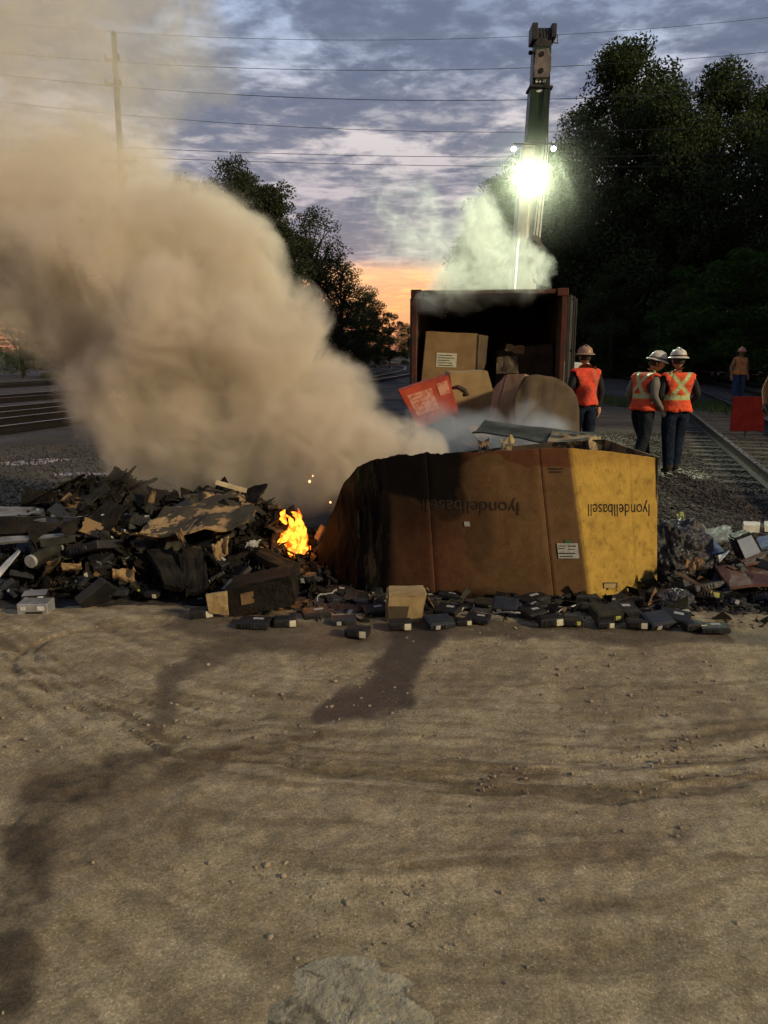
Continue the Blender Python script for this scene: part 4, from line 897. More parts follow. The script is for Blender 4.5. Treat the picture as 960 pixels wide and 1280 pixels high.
S('board', [(48, 652, 5.9), (100, 648, 6.0), (140, 668, 5.6), (50, 674, 5.6)], 'slate', 'dark slate board with a light front edge on the left heap', 'board', thick=.03, wob=.02)
S('board', [(66, 650, 6.2), (108, 606, 6.6), (132, 640, 6.1), (100, 652, 5.9)], 'char', 'steep dark board leaning up the left heap', 'board', thick=.03, wob=.03)
S('metal_strip', [(0, 674, 5.45), (104, 668, 5.6), (104, 671, 5.55), (0, 681, 5.4)], 'tin', 'long bright metal strip at the left edge', 'metal strip', thick=.02, wob=.006, nu=10, nv=2)
S('metal_strip', [(96, 655, 5.7), (143, 638, 5.8), (146, 642, 5.75), (98, 661, 5.7)], 'paperw', 'bent white strip on the left heap', 'metal strip', thick=.012, wob=.02)
S('metal_strip', [(127, 644, 5.7), (131, 643, 5.7), (136, 660, 5.65), (132, 661, 5.65)], 'paperw', 'short white tail hanging below the bent strip', 'metal strip', thick=.01, wob=.01, nu=3, nv=3)
S('metal_strip', [(24, 688, 5.35), (26, 690, 5.3), (0, 722, 5.1), (-4, 716, 5.1)], 'silver', 'thin bright rod leaning at the left edge of the heap', 'metal strip', thick=.012, wob=.003, nu=4, nv=2)
S('cardboard_scrap', [(190, 612, 5.9), (195, 615, 5.9), (190, 644, 5.8), (181, 640, 5.8)], 'kraftburn', 'narrow spike of board standing up in the heap', 'cardboard', thick=.012, wob=.02)
S('cardboard_scrap', [(262, 683, 5.3), (290, 672, 5.35), (285, 690, 5.2), (268, 700, 5.15)], 'kraft', 'crumpled tan scrap below the patchy sheet', 'cardboard', thick=.01, wob=.06, rag=.3)
S('cardboard_scrap', [(218, 662, 5.35), (228, 664, 5.35), (238, 688, 5.2), (226, 686, 5.2)], 'kraftburn', 'folded tan strip hanging from the patchy sheet', 'cardboard', thick=.01, wob=.05, rag=.2)
S('cardboard_scrap', [(308, 678, 5.35), (328, 671, 5.4), (322, 682, 5.35), (305, 686, 5.3)], 'paperg', 'small pale torn scrap left of the flames', 'cardboard', thick=.008, wob=.05, rag=.3)
S('cardboard_scrap', [(138, 714, 5.2), (172, 712, 5.2), (170, 726, 5.1), (140, 725, 5.1)], 'kraft', 'tan scrap at the front of the left heap', 'cardboard', thick=.02, wob=.05, rag=.3)
S('cardboard_scrap', [(74, 704, 5.25), (104, 704, 5.25), (104, 713, 5.2), (76, 714, 5.2)], 'kraft', 'small orange-tan scrap near the left edge of the heap', 'cardboard', thick=.015, wob=.03, rag=.3)
S('burnt_plank', [(395, 672, 5.9), (404, 656, 5.9), (408, 660, 5.9), (398, 680, 5.85)], 'wood', 'glowing brown stick leaning beside the flames', 'plank', thick=.02, wob=.004, nu=3, nv=2)
S('burnt_plank', [(325, 690, 5.5), (375, 712, 5.45), (368, 725, 5.35), (318, 700, 5.4)], 'char', 'black plank in front of the flames', 'plank', thick=.05, wob=.02)
S('burnt_plank', [(220, 690, 5.3), (252, 684, 5.4), (262, 740, 5.0), (232, 748, 4.98)], 'char', 'black slab leaning at the front of the heap', 'plank', thick=.04, wob=.03, rag=.15)
S('burnt_plank', [(180, 690, 5.3), (215, 688, 5.4), (240, 742, 5.0), (205, 735, 5.02)], 'char', 'broad black slab left of the front slab', 'plank', thick=.04, wob=.03, rag=.15)
# roll
m = MB(); a_, b_ = A(38, 702, 5.2), A(76, 682, 5.5); m.tube([a_, b_], .042, 14); o = link('paper_roll', m.mesh('paper_roll', .004), MT['olive'], None); o.data.transform(Matrix.Translation(-(a_ + b_) / 2)); o.location = (a_ + b_) / 2
tag(o, 'scorched roll with pale ends in the left heap', 'roll')
m = MB(); d_ = (b_ - a_).normalized(); m.tube([-(b_ - a_) / 2 - d_ * .006, -(b_ - a_) / 2 + d_ * .02], .044, 14); link('roll_end', m.mesh('roll_end'), MT['paperg'], o); m = MB(); m.tube([(b_ - a_) / 2 - d_ * .04, (b_ - a_) / 2 + d_ * .006], .044, 14); link('roll_end', m.mesh('roll_end'), MT['paperg'], o)
# long dark carton in front
g0 = Vector((0, 0, 0))
o, c, nr = carton('carton', [(283, 738), (362, 722), (366, 756), (286, 772)], 4.72, .28, MT['char'], 'long blackened carton with a tan end and a brown square on its side')
sticker(o, c, nr, .22, .42, .2, .62, MT['kraftburn'], 'square_patch')
S_ = sheet('end_cap', [A(258, 742, 4.68), A(284, 738, 4.69), A(286, 768, 4.69), A(262, 764, 4.68)], MT['kraftlt'], None, None, thick=.03, wob=.01); S_.parent = o; S_.location = S_.location - Vector(o.location)
# small tan carton
o, c, nr = carton('carton', [(486, 746), (531, 746), (523, 780), (484, 780)], 4.62, .20, MT['kraftlt'], 'small tan carton with a brown square hole, in front of the big box')
sticker(o, c, nr, .02, .6, .32, .82, MT['sootboard'], 'square_patch')
# silver devices on the left
for (px, py, w_, h_, lab, mt, topm) in ((41, 773, .19, .075, 'silver front-panel device lying alone on the dirt at the left', 'silver', 'tin'), (40, 756, .155, .045, 'black device with a silver top behind the silver one', 'black', 'silver')):
    p = G(px, py); r_ = empty('disc_player', (p.x, p.y + .06, .02), (0, 0, R(3) if py > 765 else R(14))); tag(r_, lab, 'device')
    m = MB(); m.box((0, 0, h_ / 2), (w_, .13, h_)); link('casing', m.mesh('casing', .004), MT[mt], r_)
    m = MB(); m.box((0, 0, h_ + .001), (w_ * .96, .12, .004)); link('cover_plate', m.mesh('cover_plate'), MT[topm], r_)
    m = MB(); m.box((w_ * .28, -.067, h_ * .62), (w_ * .22, .004, h_ * .35)); link('display', m.mesh('display'), MT['paperw'], r_); m = MB(); m.box((-w_ * .3, -.067, h_ * .62), (w_ * .16, .004, h_ * .3)); link('display', m.mesh('display'), MT['paperw'], r_)
    m = MB(); m.box((w_ * .05, -.067, h_ * .25), (w_ * .55, .004, h_ * .14)); link('slot', m.mesh('slot'), MT['hole'], r_)
# pieces on the right
S('plastic_sheet', [(868, 654, 6.6), (905, 657, 6.7), (926, 674, 6.0), (872, 675, 6.0)], 'greytarp', 'crumpled grey-green sheet on the gravel right of the box', 'sheet', thick=.02, wob=.06, rag=.1, bend=.05)
S('blue_panel', [(872, 675, 5.9), (889, 674, 5.95), (905, 692, 5.65), (876, 698, 5.6)], 'bluesheet', 'flat dark blue panel beside the crumpled bag', 'panel', thick=.02, wob=.006)
S('white_strip', [(897, 696, 5.55), (912, 689, 5.6), (910, 692, 5.55), (899, 703, 5.5)], 'paperw', 'small white triangular strip right of the blue panel', 'strip', thick=.012, wob=.004)
o, c, nr = carton('device_case', [(919, 674), (938, 667), (951, 690), (930, 699)], 5.5, .10, MT['black'], 'tilted black case with a pale blue face on the right scatter')
sticker(o, c, nr, .04, .96, .04, .96, MT['paleblue'], 'pale_face', off=.006)
S('blue_panel', [(945, 676, 5.9), (975, 668, 6.2), (975, 684, 5.6), (950, 688, 5.6)], 'bluesheet', 'blue-grey panel at the right edge behind the tilted case', 'panel', thick=.02, wob=.01)
S('foam_block', [(928, 660, 6.6), (949, 661, 6.6), (949, 666, 6.4), (929, 665, 6.4)], 'foam', 'white foam block on the gravel near the right edge', 'foam', thick=.06, wob=.004, nu=3, nv=2)
S('foam_block', [(955, 659, 6.7), (972, 658, 6.7), (972, 664, 6.5), (956, 664, 6.5)], 'foam', 'cream foam block cut by the right edge', 'foam', thick=.05, wob=.01, nu=3, nv=2)
S('rust_sheet', [(893, 712, 5.5), (940, 706, 5.7), (985, 732, 5.1), (912, 738, 5.05)], 'rustsheet', 'rust-brown board lying over the gravel at the right edge', 'board', thick=.02, wob=.02)
S('rust_sheet', [(925, 702, 5.7), (990, 684, 6.0), (990, 700, 5.6), (932, 709, 5.5)], 'rustsheet', 'narrow brown board under the tilted pale case', 'board', thick=.02, wob=.02)
S('wooden_stick', [(846, 719, 5.25), (850, 716, 5.25), (891, 739, 5.0), (889, 742, 5.0)], 'wood', 'long thin yellowish stick pointing down to the gravel', 'stick', thick=.015, wob=.002, nu=6, nv=1)
S('cardboard_scrap', [(850, 700, 5.4), (876, 702, 5.45), (884, 722, 5.2), (856, 718, 5.2)], 'kraftburn', 'crumpled orange-brown scrap beside the thin stick', 'cardboard', thick=.01, wob=.1, rag=.35)
S('cardboard_scrap', [(846, 644, 6.9), (854, 641, 6.9), (856, 648, 6.8), (848, 652, 6.8)], 'paperlime', 'small yellow scrap above the crumpled bag', 'cardboard', thick=.01, wob=.02)
S('plastic_tray', [(920, 784, 4.62), (944, 777, 4.75), (958, 782, 4.7), (940, 792, 4.55)], 'greytarp', 'small grey-green tray on the gravel at the lower right', 'tray', thick=.02, wob=.01, bend=.03)
S('slate_cover', [(826, 744, 5.15), (856, 742, 5.2), (862, 758, 5.0), (826, 762, 4.95)], 'slate', 'dark curved cover right below the box corner', 'cover', thick=.02, wob=.02, bend=.05)
S('slate_cover', [(818, 762, 4.95), (845, 760, 4.95), (850, 778, 4.75), (822, 786, 4.7)], 'slate', 'dark slate cover leaning in front of the curved one', 'cover', thick=.02, wob=.02, bend=.02)
# ================================================================== BIG BOX
colsB = [  # px top, y top, px bottom, y bottom, Y
    (404, 668, 376, 752, 5.75), (429, 606, 425, 756, 5.55), (446, 583, 446, 757, 5.42), (478, 572, 486, 754, 5.33), (533, 567, 545, 750, 5.24), (600, 565, 618, 746, 5.20),
    (673, 561, 692, 745, 5.16), (713, 560, 738, 747, 5.16), (786, 567, 795, 751, 5.42), (822, 572, 821, 754, 5.55)]
def bsurf(u_, v_):
    i = min(int(u_), len(colsB) - 2); t = u_ - i; a, b_ = colsB[i], colsB[i + 1]
    xt, yt, xb, yb, Yd = [a[k] + (b_[k] - a[k]) * t for k in range(5)]
    px, py = xt + (xb - xt) * v_, yt + (yb - yt) * v_
    return px, py, Yd
def binv(px, py):
    best = None
    for i in range(len(colsB) - 1):
        for t in np.linspace(0, 1, 41):
            a, b_ = colsB[i], colsB[i + 1]; xt, yt, xb, yb = [a[k] + (b_[k] - a[k]) * t for k in range(4)]
            v_ = (py - yt) / (yb - yt); x_ = xt + (xb - xt) * v_; e = abs(x_ - px)
            if best is None or e < best[0]: best = (e, i + t, v_, a[4] + (b_[4] - a[4]) * t)
    return best[1], best[2], best[3]
bb = empty('cardboard_bulk_box', (G(600, 770).x, 5.3, .05)); tag(bb, 'big upside-down cardboard bulk box, charred black on its left and yellow on its right', 'cardboard box'); bo = Vector(bb.location)
def panelmesh(u0, u1, nu, nv, name):
    U = np.linspace(u0, u1, nu); Vv = np.linspace(0, 1, nv); P = np.zeros((nv, nu, 3)); C = np.zeros((nv, nu, 4))
    PXa = np.zeros((nv, nu)); PYa = np.zeros((nv, nu))
    for j, v_ in enumerate(Vv):
        for i, u_ in enumerate(U):
            px, py, Yd = bsurf(min(u_, len(colsB) - 1.0001), v_)
            PXa[j, i], PYa[j, i] = px, py
            dd = 0
            dd += .018 * (float(fbm(np.array([px / 60.]), np.array([py / 60.]), 4)[0]) - .5)
            if px < 485: dd += .09 * (float(fbm(np.array([px / 14.]), np.array([py / 60.]), 4)[0]) - .5) * min(1, (485 - px) / 30)
            for k in range(1, len(colsB) - 1):    # folds pressed into the board
                if k in (4, 6, 7, 8): dd += .006 * math.exp(-((u_ - k) / .05) ** 2)
            yt = py
            if v_ == 0 : py += 4.0 * (float(fbm(np.array([px / 9.]), np.array([3.]), 3)[0]) - .5) * (1.6 if px < 560 else .5)
            p = A(px, py, Yd + dd - (v_ - .5) * .05); P[j, i] = p - bo
    # paint: board colours, wet band, char, and side light put into the end panel
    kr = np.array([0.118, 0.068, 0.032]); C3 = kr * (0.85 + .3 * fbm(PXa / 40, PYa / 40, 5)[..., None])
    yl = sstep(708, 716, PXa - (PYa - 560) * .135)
    yel = np.array([0.35, 0.225, 0.050]) * (0.88 + .22 * fbm(PXa / 25, PYa / 50, 5)[..., None]); C3 = C3 + (yel - C3) * yl[..., None]  # end panel brighter and yellower: warm light from the right put into its colour
    flute = 1 + .05 * np.sin(PXa * 2.6); C3 *= flute[..., None]
    band_y = 583 - 17 * np.exp(-((PXa - 612) / 28) ** 2) + 6 * (fbm(PXa / 12, PYa / 30, 3) - .5)
    bandm = (1 - sstep(band_y - 1.0, band_y + 1.5, PYa)) * sstep(540, 556, PXa) * (1 - yl)
    C3 = over(C3, bandm * .8, (0.085, 0.030, 0.016))
    ysm = (1 - sstep(568, 590, PYa + 14 * (fbm(PXa / 14, PYa / 14, 4) - .5))) * yl; C3 = over(C3, ysm * .45, (.20, .10, .03))
    C3 = over(C3, sstep(.6, .72, fbm(PXa / 5 + 7, PYa / 7, 4)) * .35, (.10, .055, .025))
    red = sstep(485, 500, PXa) * (1 - sstep(540, 620, PXa)) * sstep(625, 650, PYa); C3 = over(C3, red * .5, (.15, .05, .025))
    nn_ = 34 * (fbm(PXa / 28, PYa / 28, 5, .6) - .5)
    # black region
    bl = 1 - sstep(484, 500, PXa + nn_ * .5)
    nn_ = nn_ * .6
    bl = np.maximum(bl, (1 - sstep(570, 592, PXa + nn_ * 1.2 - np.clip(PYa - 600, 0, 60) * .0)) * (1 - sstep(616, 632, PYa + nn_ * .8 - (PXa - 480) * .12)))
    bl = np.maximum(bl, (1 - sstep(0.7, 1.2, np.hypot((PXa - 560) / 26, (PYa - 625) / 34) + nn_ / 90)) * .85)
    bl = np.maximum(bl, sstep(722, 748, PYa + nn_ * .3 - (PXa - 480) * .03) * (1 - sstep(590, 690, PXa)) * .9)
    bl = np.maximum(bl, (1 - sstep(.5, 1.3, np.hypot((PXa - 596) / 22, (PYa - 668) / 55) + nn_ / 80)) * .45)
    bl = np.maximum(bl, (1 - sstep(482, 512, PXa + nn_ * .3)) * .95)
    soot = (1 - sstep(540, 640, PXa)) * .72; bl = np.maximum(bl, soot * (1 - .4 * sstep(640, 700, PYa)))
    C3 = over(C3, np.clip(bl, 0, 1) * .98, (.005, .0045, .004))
    # scraps of unburnt board and pale ash on the charred end
    sc1 = sstep(.56, .64, fbm(PXa / 7, PYa / 34, 4)) * (1 - sstep(470, 484, PXa)); C3 = over(C3, sc1 * .3, (.045, .034, .02))
    C3 = over(C3, sstep(.64, .68, fbm(PXa / 3 + 31, PYa / 22, 4)) * (1 - sstep(470, 484, PXa)) * .35, (.09, .075, .05))
    lw = (1 - sstep(428, 440, PXa)) * sstep(640, 660, PYa) * sstep(.42, .55, fbm(PXa / 20 + 3, PYa / 20, 4)); C3 = over(C3, lw * .3, (.045, .03, .018))
    C3 = over(C3, (1 - sstep(440, 470, PXa + nn_)) * .6, (.006, .005, .0045))
    C3 = over(C3, (1 - sstep(458, 472, PXa)) * (1 - sstep(600, 628, PYa)) * .4, (.06, .055, .025))
    me = grid_mesh(name, P, attr=np.concatenate([C3, bl[..., None] * 0], -1)); return me
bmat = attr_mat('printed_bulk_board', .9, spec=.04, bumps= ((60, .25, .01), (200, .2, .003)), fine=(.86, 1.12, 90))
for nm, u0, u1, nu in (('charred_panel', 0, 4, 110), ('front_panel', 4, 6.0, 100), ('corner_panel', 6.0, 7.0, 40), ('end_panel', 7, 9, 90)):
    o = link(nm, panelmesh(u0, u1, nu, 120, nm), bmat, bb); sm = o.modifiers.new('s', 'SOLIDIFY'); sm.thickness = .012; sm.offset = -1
    # normals towards the camera
    me = o.data
    if me.polygons[0].normal.y > 0: me.flip_normals()
o['label'] = 'end panel with warm side light painted in as yellow, print and two hand holes'
bpy.data.objects['charred_panel']['label'] = 'panel burnt black and curled at the top'
# rear walls
BR = [(822, 572, 5.55), (756, 549, 6.25), (690, 553, 6.4), (600, 562, 6.4), (520, 575, 6.3), (455, 610, 6.0)]
for (a, b_) in zip(BR[:-1], BR[1:]):
    p, q = A(*a), A(*b_); lo = Vector((0, 0, -1))
    s_ = sheet('rear_panel', [p, q, Vector((q.x, q.y, .06)), Vector((p.x, p.y, .06))], MT['kraftburn'] if a[0] > 700 else MT['sootboard'], None, None, thick=.012, nu=12, nv=10, wob=.012); s_.parent = bb; s_.location = s_.location - bo
S('cardboard_sheet', [(606, 527, 7.2), (750, 543, 6.9), (742, 562, 6.35), (590, 542, 6.8)], 'slatematte', 'dark slate sheet lying across the back of the big box', 'cardboard', thick=.012, wob=.03)
S('cardboard_sheet', [(690, 540, 6.9), (745, 545, 6.7), (742, 556, 6.4), (684, 556, 6.4)], 'kraftburn', 'tan sheet under the slate sheet at the back of the big box', 'cardboard', thick=.012, wob=.03)
S('cardboard_scrap', [(735, 552, 6.3), (751, 545, 6.4), (752, 562, 6.2), (738, 566, 6.1)], 'kraftlt', 'bent tan corner flap behind the yellow panel', 'cardboard', thick=.012, wob=.02)
S('cardboard_scrap', [(624, 548, 6.5), (645, 546, 6.5), (640, 566, 6.2), (626, 566, 6.2)], 'kraftlt', 'torn tan scrap poking up behind the box edge', 'cardboard', thick=.01, wob=.05, rag=.25)
S('cardboard_scrap', [(596, 548, 6.5), (612, 550, 6.5), (612, 568, 6.2), (598, 568, 6.2)], 'kraftburn', 'curled brown scrap left of the torn tan one', 'cardboard', thick=.01, wob=.05, rag=.25)
# lettering on the board, following its surface
def boxtext(s, xr, y0, length, name='printed_lettering', parent=bb, dy=0.0, fh=1.0):
    me = text_mesh(s, 1.0); co = np.array([v_.co[:] for v_ in me.vertices]); Lx = co[:, 0].max(); k = length / Lx
    for v_ in me.vertices:
        px = xr - v_.co.x * k; py = y0 + v_.co.y * k * fh + dy * v_.co.x * k
        u_, vv, _ = binv(px, py); 
        _, _, Yd = bsurf(u_, vv)
        dd = .018 * (float(fbm(np.array([px / 60.]), np.array([py / 60.]), 4)[0]) - .5)
        for q in (4, 6, 7, 8): dd += .006 * math.exp(-((u_ - q) / .05) ** 2)
        v_.co = A(px, py, Yd + dd - (vv - .5) * .05 - .003) - bo
    return link(name, me, MT['ink'], parent)
boxtext('lyondellbasell', 650, 628, 122, dy=-.03, fh=1.02)
boxtext('lyondellbasell', 813, 630, 78, dy=.0, fh=1.5)
def bpatch(x0, y0, x1, y1, mat, name, par=bb, off=.003, sk=.12):
    m = MB(); pts = []
    for x, y in ((x0, y0), (x1, y0), (x1 + (y1 - y0) * sk, y1), (x0 + (y1 - y0) * sk, y1)):
        u_, vv, _ = binv(x, y); Yd = bsurf(u_, vv)[2]; dd = .018 * (float(fbm(np.array([x / 60.]), np.array([y / 60.]), 4)[0]) - .5)
        pts.append(A(x, y, Yd + dd - (vv - .5) * .05 - off) - bo)
    m.prism(pts, (0, -.0015, 0)); return link(name, m.mesh(name), mat, par)
lb = bpatch(696, 679, 722, 698, MT['paperg'], 'paper_label', off=.005)
for q in ((698, 682, 707, 683), (698, 685, 706, 686), (710, 682, 720, 683.2), (710, 686, 718, 687), (699, 691, 719, 692.3), (700, 695, 716, 696)): bpatch(*q, MT['ink'], 'printed_line', lb, off=.0085)
bpatch(706, 675, 713, 679, MT['cgreen2'], 'green_dot', off=.004)
bpatch(580, 652, 587, 658, MT['paperg'], 'torn_patch', off=.004)
for q in ((686, 585, 704, 586.5), (687, 589, 702, 590.3)): bpatch(*q, MT['ink'], 'printed_lettering', off=.004)
for x0, y0, x1, y1 in ((755, 728, 772, 735), (799, 733, 810, 740)):
    h_ = bpatch(x0, y0, x1, y1, MT['kraftlt'], 'hand_hole', off=.011, sk=.0)
    bpatch(x0, y0, x1, y0 + 1.2, MT['sootboard'], 'hole_edge', h_, off=.014, sk=0); bpatch(x1 - 2, y0 + 1.2, x1, y1, MT['sootboard'], 'hole_edge', h_, off=.014, sk=0)
# ================================================================== BOXES IN AND BEFORE THE CONTAINER
o, c, nr = carton('carton', [(533, 415), (597, 418), (594, 520), (523, 518)], 12.9, .95, MT['kraft'], 'tall tan bulk box with a white label, just inside the container on the left', Yr=12.8)
sticker(o, c, nr, .24, .62, .24, .41, MT['paper'], 'paper_label', 5)
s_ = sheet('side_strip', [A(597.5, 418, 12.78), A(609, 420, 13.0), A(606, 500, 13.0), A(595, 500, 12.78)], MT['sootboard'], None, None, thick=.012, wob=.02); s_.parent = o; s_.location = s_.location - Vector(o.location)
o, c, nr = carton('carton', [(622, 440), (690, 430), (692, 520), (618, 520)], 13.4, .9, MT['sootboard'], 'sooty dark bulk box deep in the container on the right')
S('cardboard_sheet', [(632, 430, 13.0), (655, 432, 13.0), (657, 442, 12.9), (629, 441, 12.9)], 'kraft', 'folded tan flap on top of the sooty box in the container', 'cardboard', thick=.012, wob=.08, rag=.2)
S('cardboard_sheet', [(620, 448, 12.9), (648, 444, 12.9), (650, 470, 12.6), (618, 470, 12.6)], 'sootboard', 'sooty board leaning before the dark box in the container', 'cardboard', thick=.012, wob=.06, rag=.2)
o, c, nr = carton('red_carton', [(499, 489), (559, 470), (573, 518), (524, 535)], 9.9, .45, MT['redbox'], 'tilted bright red printed box spilling out left of the container')
sticker(o, c, nr, .10, .62, .16, .70, MT['pinklabel'], 'pink_label'); sticker(o, c, nr, .74, .97, .10, .42, MT['pinklabel'], 'pink_mark')
for i in range(5):
    sticker(o, c, nr, .14, .35 + .05 * (i % 3), .22 + i * .09, .235 + i * .09, MT['redbox'], 'printed_line', off=.008)
o, c, nr = carton('carton', [(562, 466), (609, 465), (626, 530), (574, 560)], 10.3, .7, MT['kraftlt'], 'leaning pale tan box right of the red one')
m = MB(); hp = A(577, 488, 10.2) - Vector(o.location); m.tube([hp + Vector((-.12, 0, .03)), hp + Vector((-.05, -.04, .045)), hp + Vector((.03, -.05, 0)), hp + Vector((.07, -.03, -.05)), hp + Vector((.02, 0, -.06))], [.02, .03, .035, .03, .02], 8); link('torn_grip', m.mesh('torn_grip'), MT['sootboard'], o)
o, c, nr = carton('carton', [(634, 469), (656, 469), (640, 535), (618, 530)], 9.6, .8, MT['pinkkraft'], 'pinkish tan box side leaning left of the sooty rounded board', Yr=9.5)
s_ = sheet('creased_panel', [A(617, 486, 9.9), A(633, 469, 9.62), A(617, 530, 9.62), A(612, 525, 9.9)], MT['pinkkraft'], None, None, thick=.012, wob=.01); s_.parent = o; s_.location = s_.location - Vector(o.location)
# rounded sooty board: a bowed wall with a curved top outline
prof = [(648, 480), (656, 470), (670, 468), (690, 471), (704, 477), (714, 486), (721, 498), (723, 512)]
nu_ = 26; xs_ = np.linspace(642, 723, nu_); vs = []
P = np.zeros((16, nu_, 3)); ytop = np.interp(xs_, [642, 650, 656, 670, 690, 704, 714, 721, 723], [500, 480, 470, 468, 471, 477, 486, 498, 512])
for j in range(16):
    for i in range(nu_):
        yb = 560; y_ = ytop[i] + (yb - ytop[i]) * j / 15; Yd = 9.25 + .45 * ((xs_[i] - 642) / 81) ** 2 + .02 * math.sin(i * .8)
        x_ = xs_[i] + (1 - (j / 15)) * 0; P[j, i] = A(x_, y_, Yd)
rb = grid_mesh('cardboard_sheet', P - P.mean((0, 1))); o = link('cardboard_sheet', rb, MT['sootboard'], loc=Vector(P.mean((0, 1)).tolist())); o.modifiers.new('s', 'SOLIDIFY').thickness = .015
tag(o, 'large sooty grey-brown board with a rounded top in front of the left worker', 'cardboard')
# ================================================================== PEOPLE
def vest_mat(name, kind):
    m = bpy.data.materials.new(name); m.use_nodes = True; nt = m.node_tree; b = nt.nodes['Principled BSDF']
    tcn = N(nt, 'ShaderNodeTexCoord').outputs['Object']; s = N(nt, 'ShaderNodeSeparateXYZ', {0: tcn}); x, y, z = s.outputs
    nz = NOISE(nt, tcn, 9, 4)
    org = {'bright': ((.80, .085, .02), (.62, .06, .015)), 'red': ((.75, .06, .02), (.5, .04, .015)), 'tan': ((.62, .24, .07), (.45, .18, .05))}[kind]
    c = MIX(nt, MR(nt, nz, .35, .65), *org)
    c = MIX(nt, M_(nt, 'MULTIPLY', MR(nt, NOISE(nt, tcn, 4.5, 5, .65), .48, .68), .5), c, (.20, .045, .02))
    def bandm(v, c_, hw): return MR(nt, M_(nt, 'ABSOLUTE', M_(nt, 'SUBTRACT', v, c_)), hw, hw - .004, 0, 1)
    def strips(hw):
        h = bandm(z, 1.115, hw)
        ax = M_(nt, 'ABSOLUTE', x)
        xb = M_(nt, 'ABSOLUTE', M_(nt, 'SUBTRACT', ax, M_(nt, 'MULTIPLY', M_(nt, 'ABSOLUTE', M_(nt, 'SUBTRACT', z, 1.29)), .75)))
        xs__ = MR(nt, xb, hw, hw - .004, 0, 1); xs__ = M_(nt, 'MULTIPLY', xs__, MR(nt, z, 1.09, 1.10, 0, 1))
        back = xs__
        sid = bandm(ax, .12, hw); sid = M_(nt, 'MULTIPLY', sid, MR(nt, z, 1.09, 1.10, 0, 1))
        fr = MR(nt, y, .0, .02, 0, 1)   # front of the body (local +y)
        v = MIX(nt, fr, back, sid)
        return M_(nt, 'MAXIMUM', h, v) if True else h
    if kind == 'bright':
        o_ = strips(.036); i_ = strips(.017)
        c = MIX(nt, o_, c, (.36, .42, .10)); c = MIX(nt, i_, c, (.40, .40, .24))
        nt.links.new(MR(nt, i_, 0, 1, .85, .45), b.inputs['Roughness'])
    elif kind == 'red':
        o_ = bandm(M_(nt, 'ADD', x, M_(nt, 'MULTIPLY', z, .12)), .26, .03); o_ = M_(nt, 'MULTIPLY', o_, .7); c = MIX(nt, o_, c, (.34, .12, .06)); b.inputs['Roughness'].default_value = .85
    else:
        o_ = strips(.03); c = MIX(nt, M_(nt, 'MULTIPLY', o_, .6), c, (.36, .24, .10)); b.inputs['Roughness'].default_value = .85
    nt.links.new(c, b.inputs['Base Color'])
    nt.links.new(N(nt, 'ShaderNodeBump', {'Strength': .9, 'Distance': .04, 'Height': NOISE(nt, tcn, 9, 4)}).outputs[0], b.inputs['Normal'])
    return m
VM = {k: vest_mat('vest_' + k, k) for k in ('bright', 'red', 'tan')}
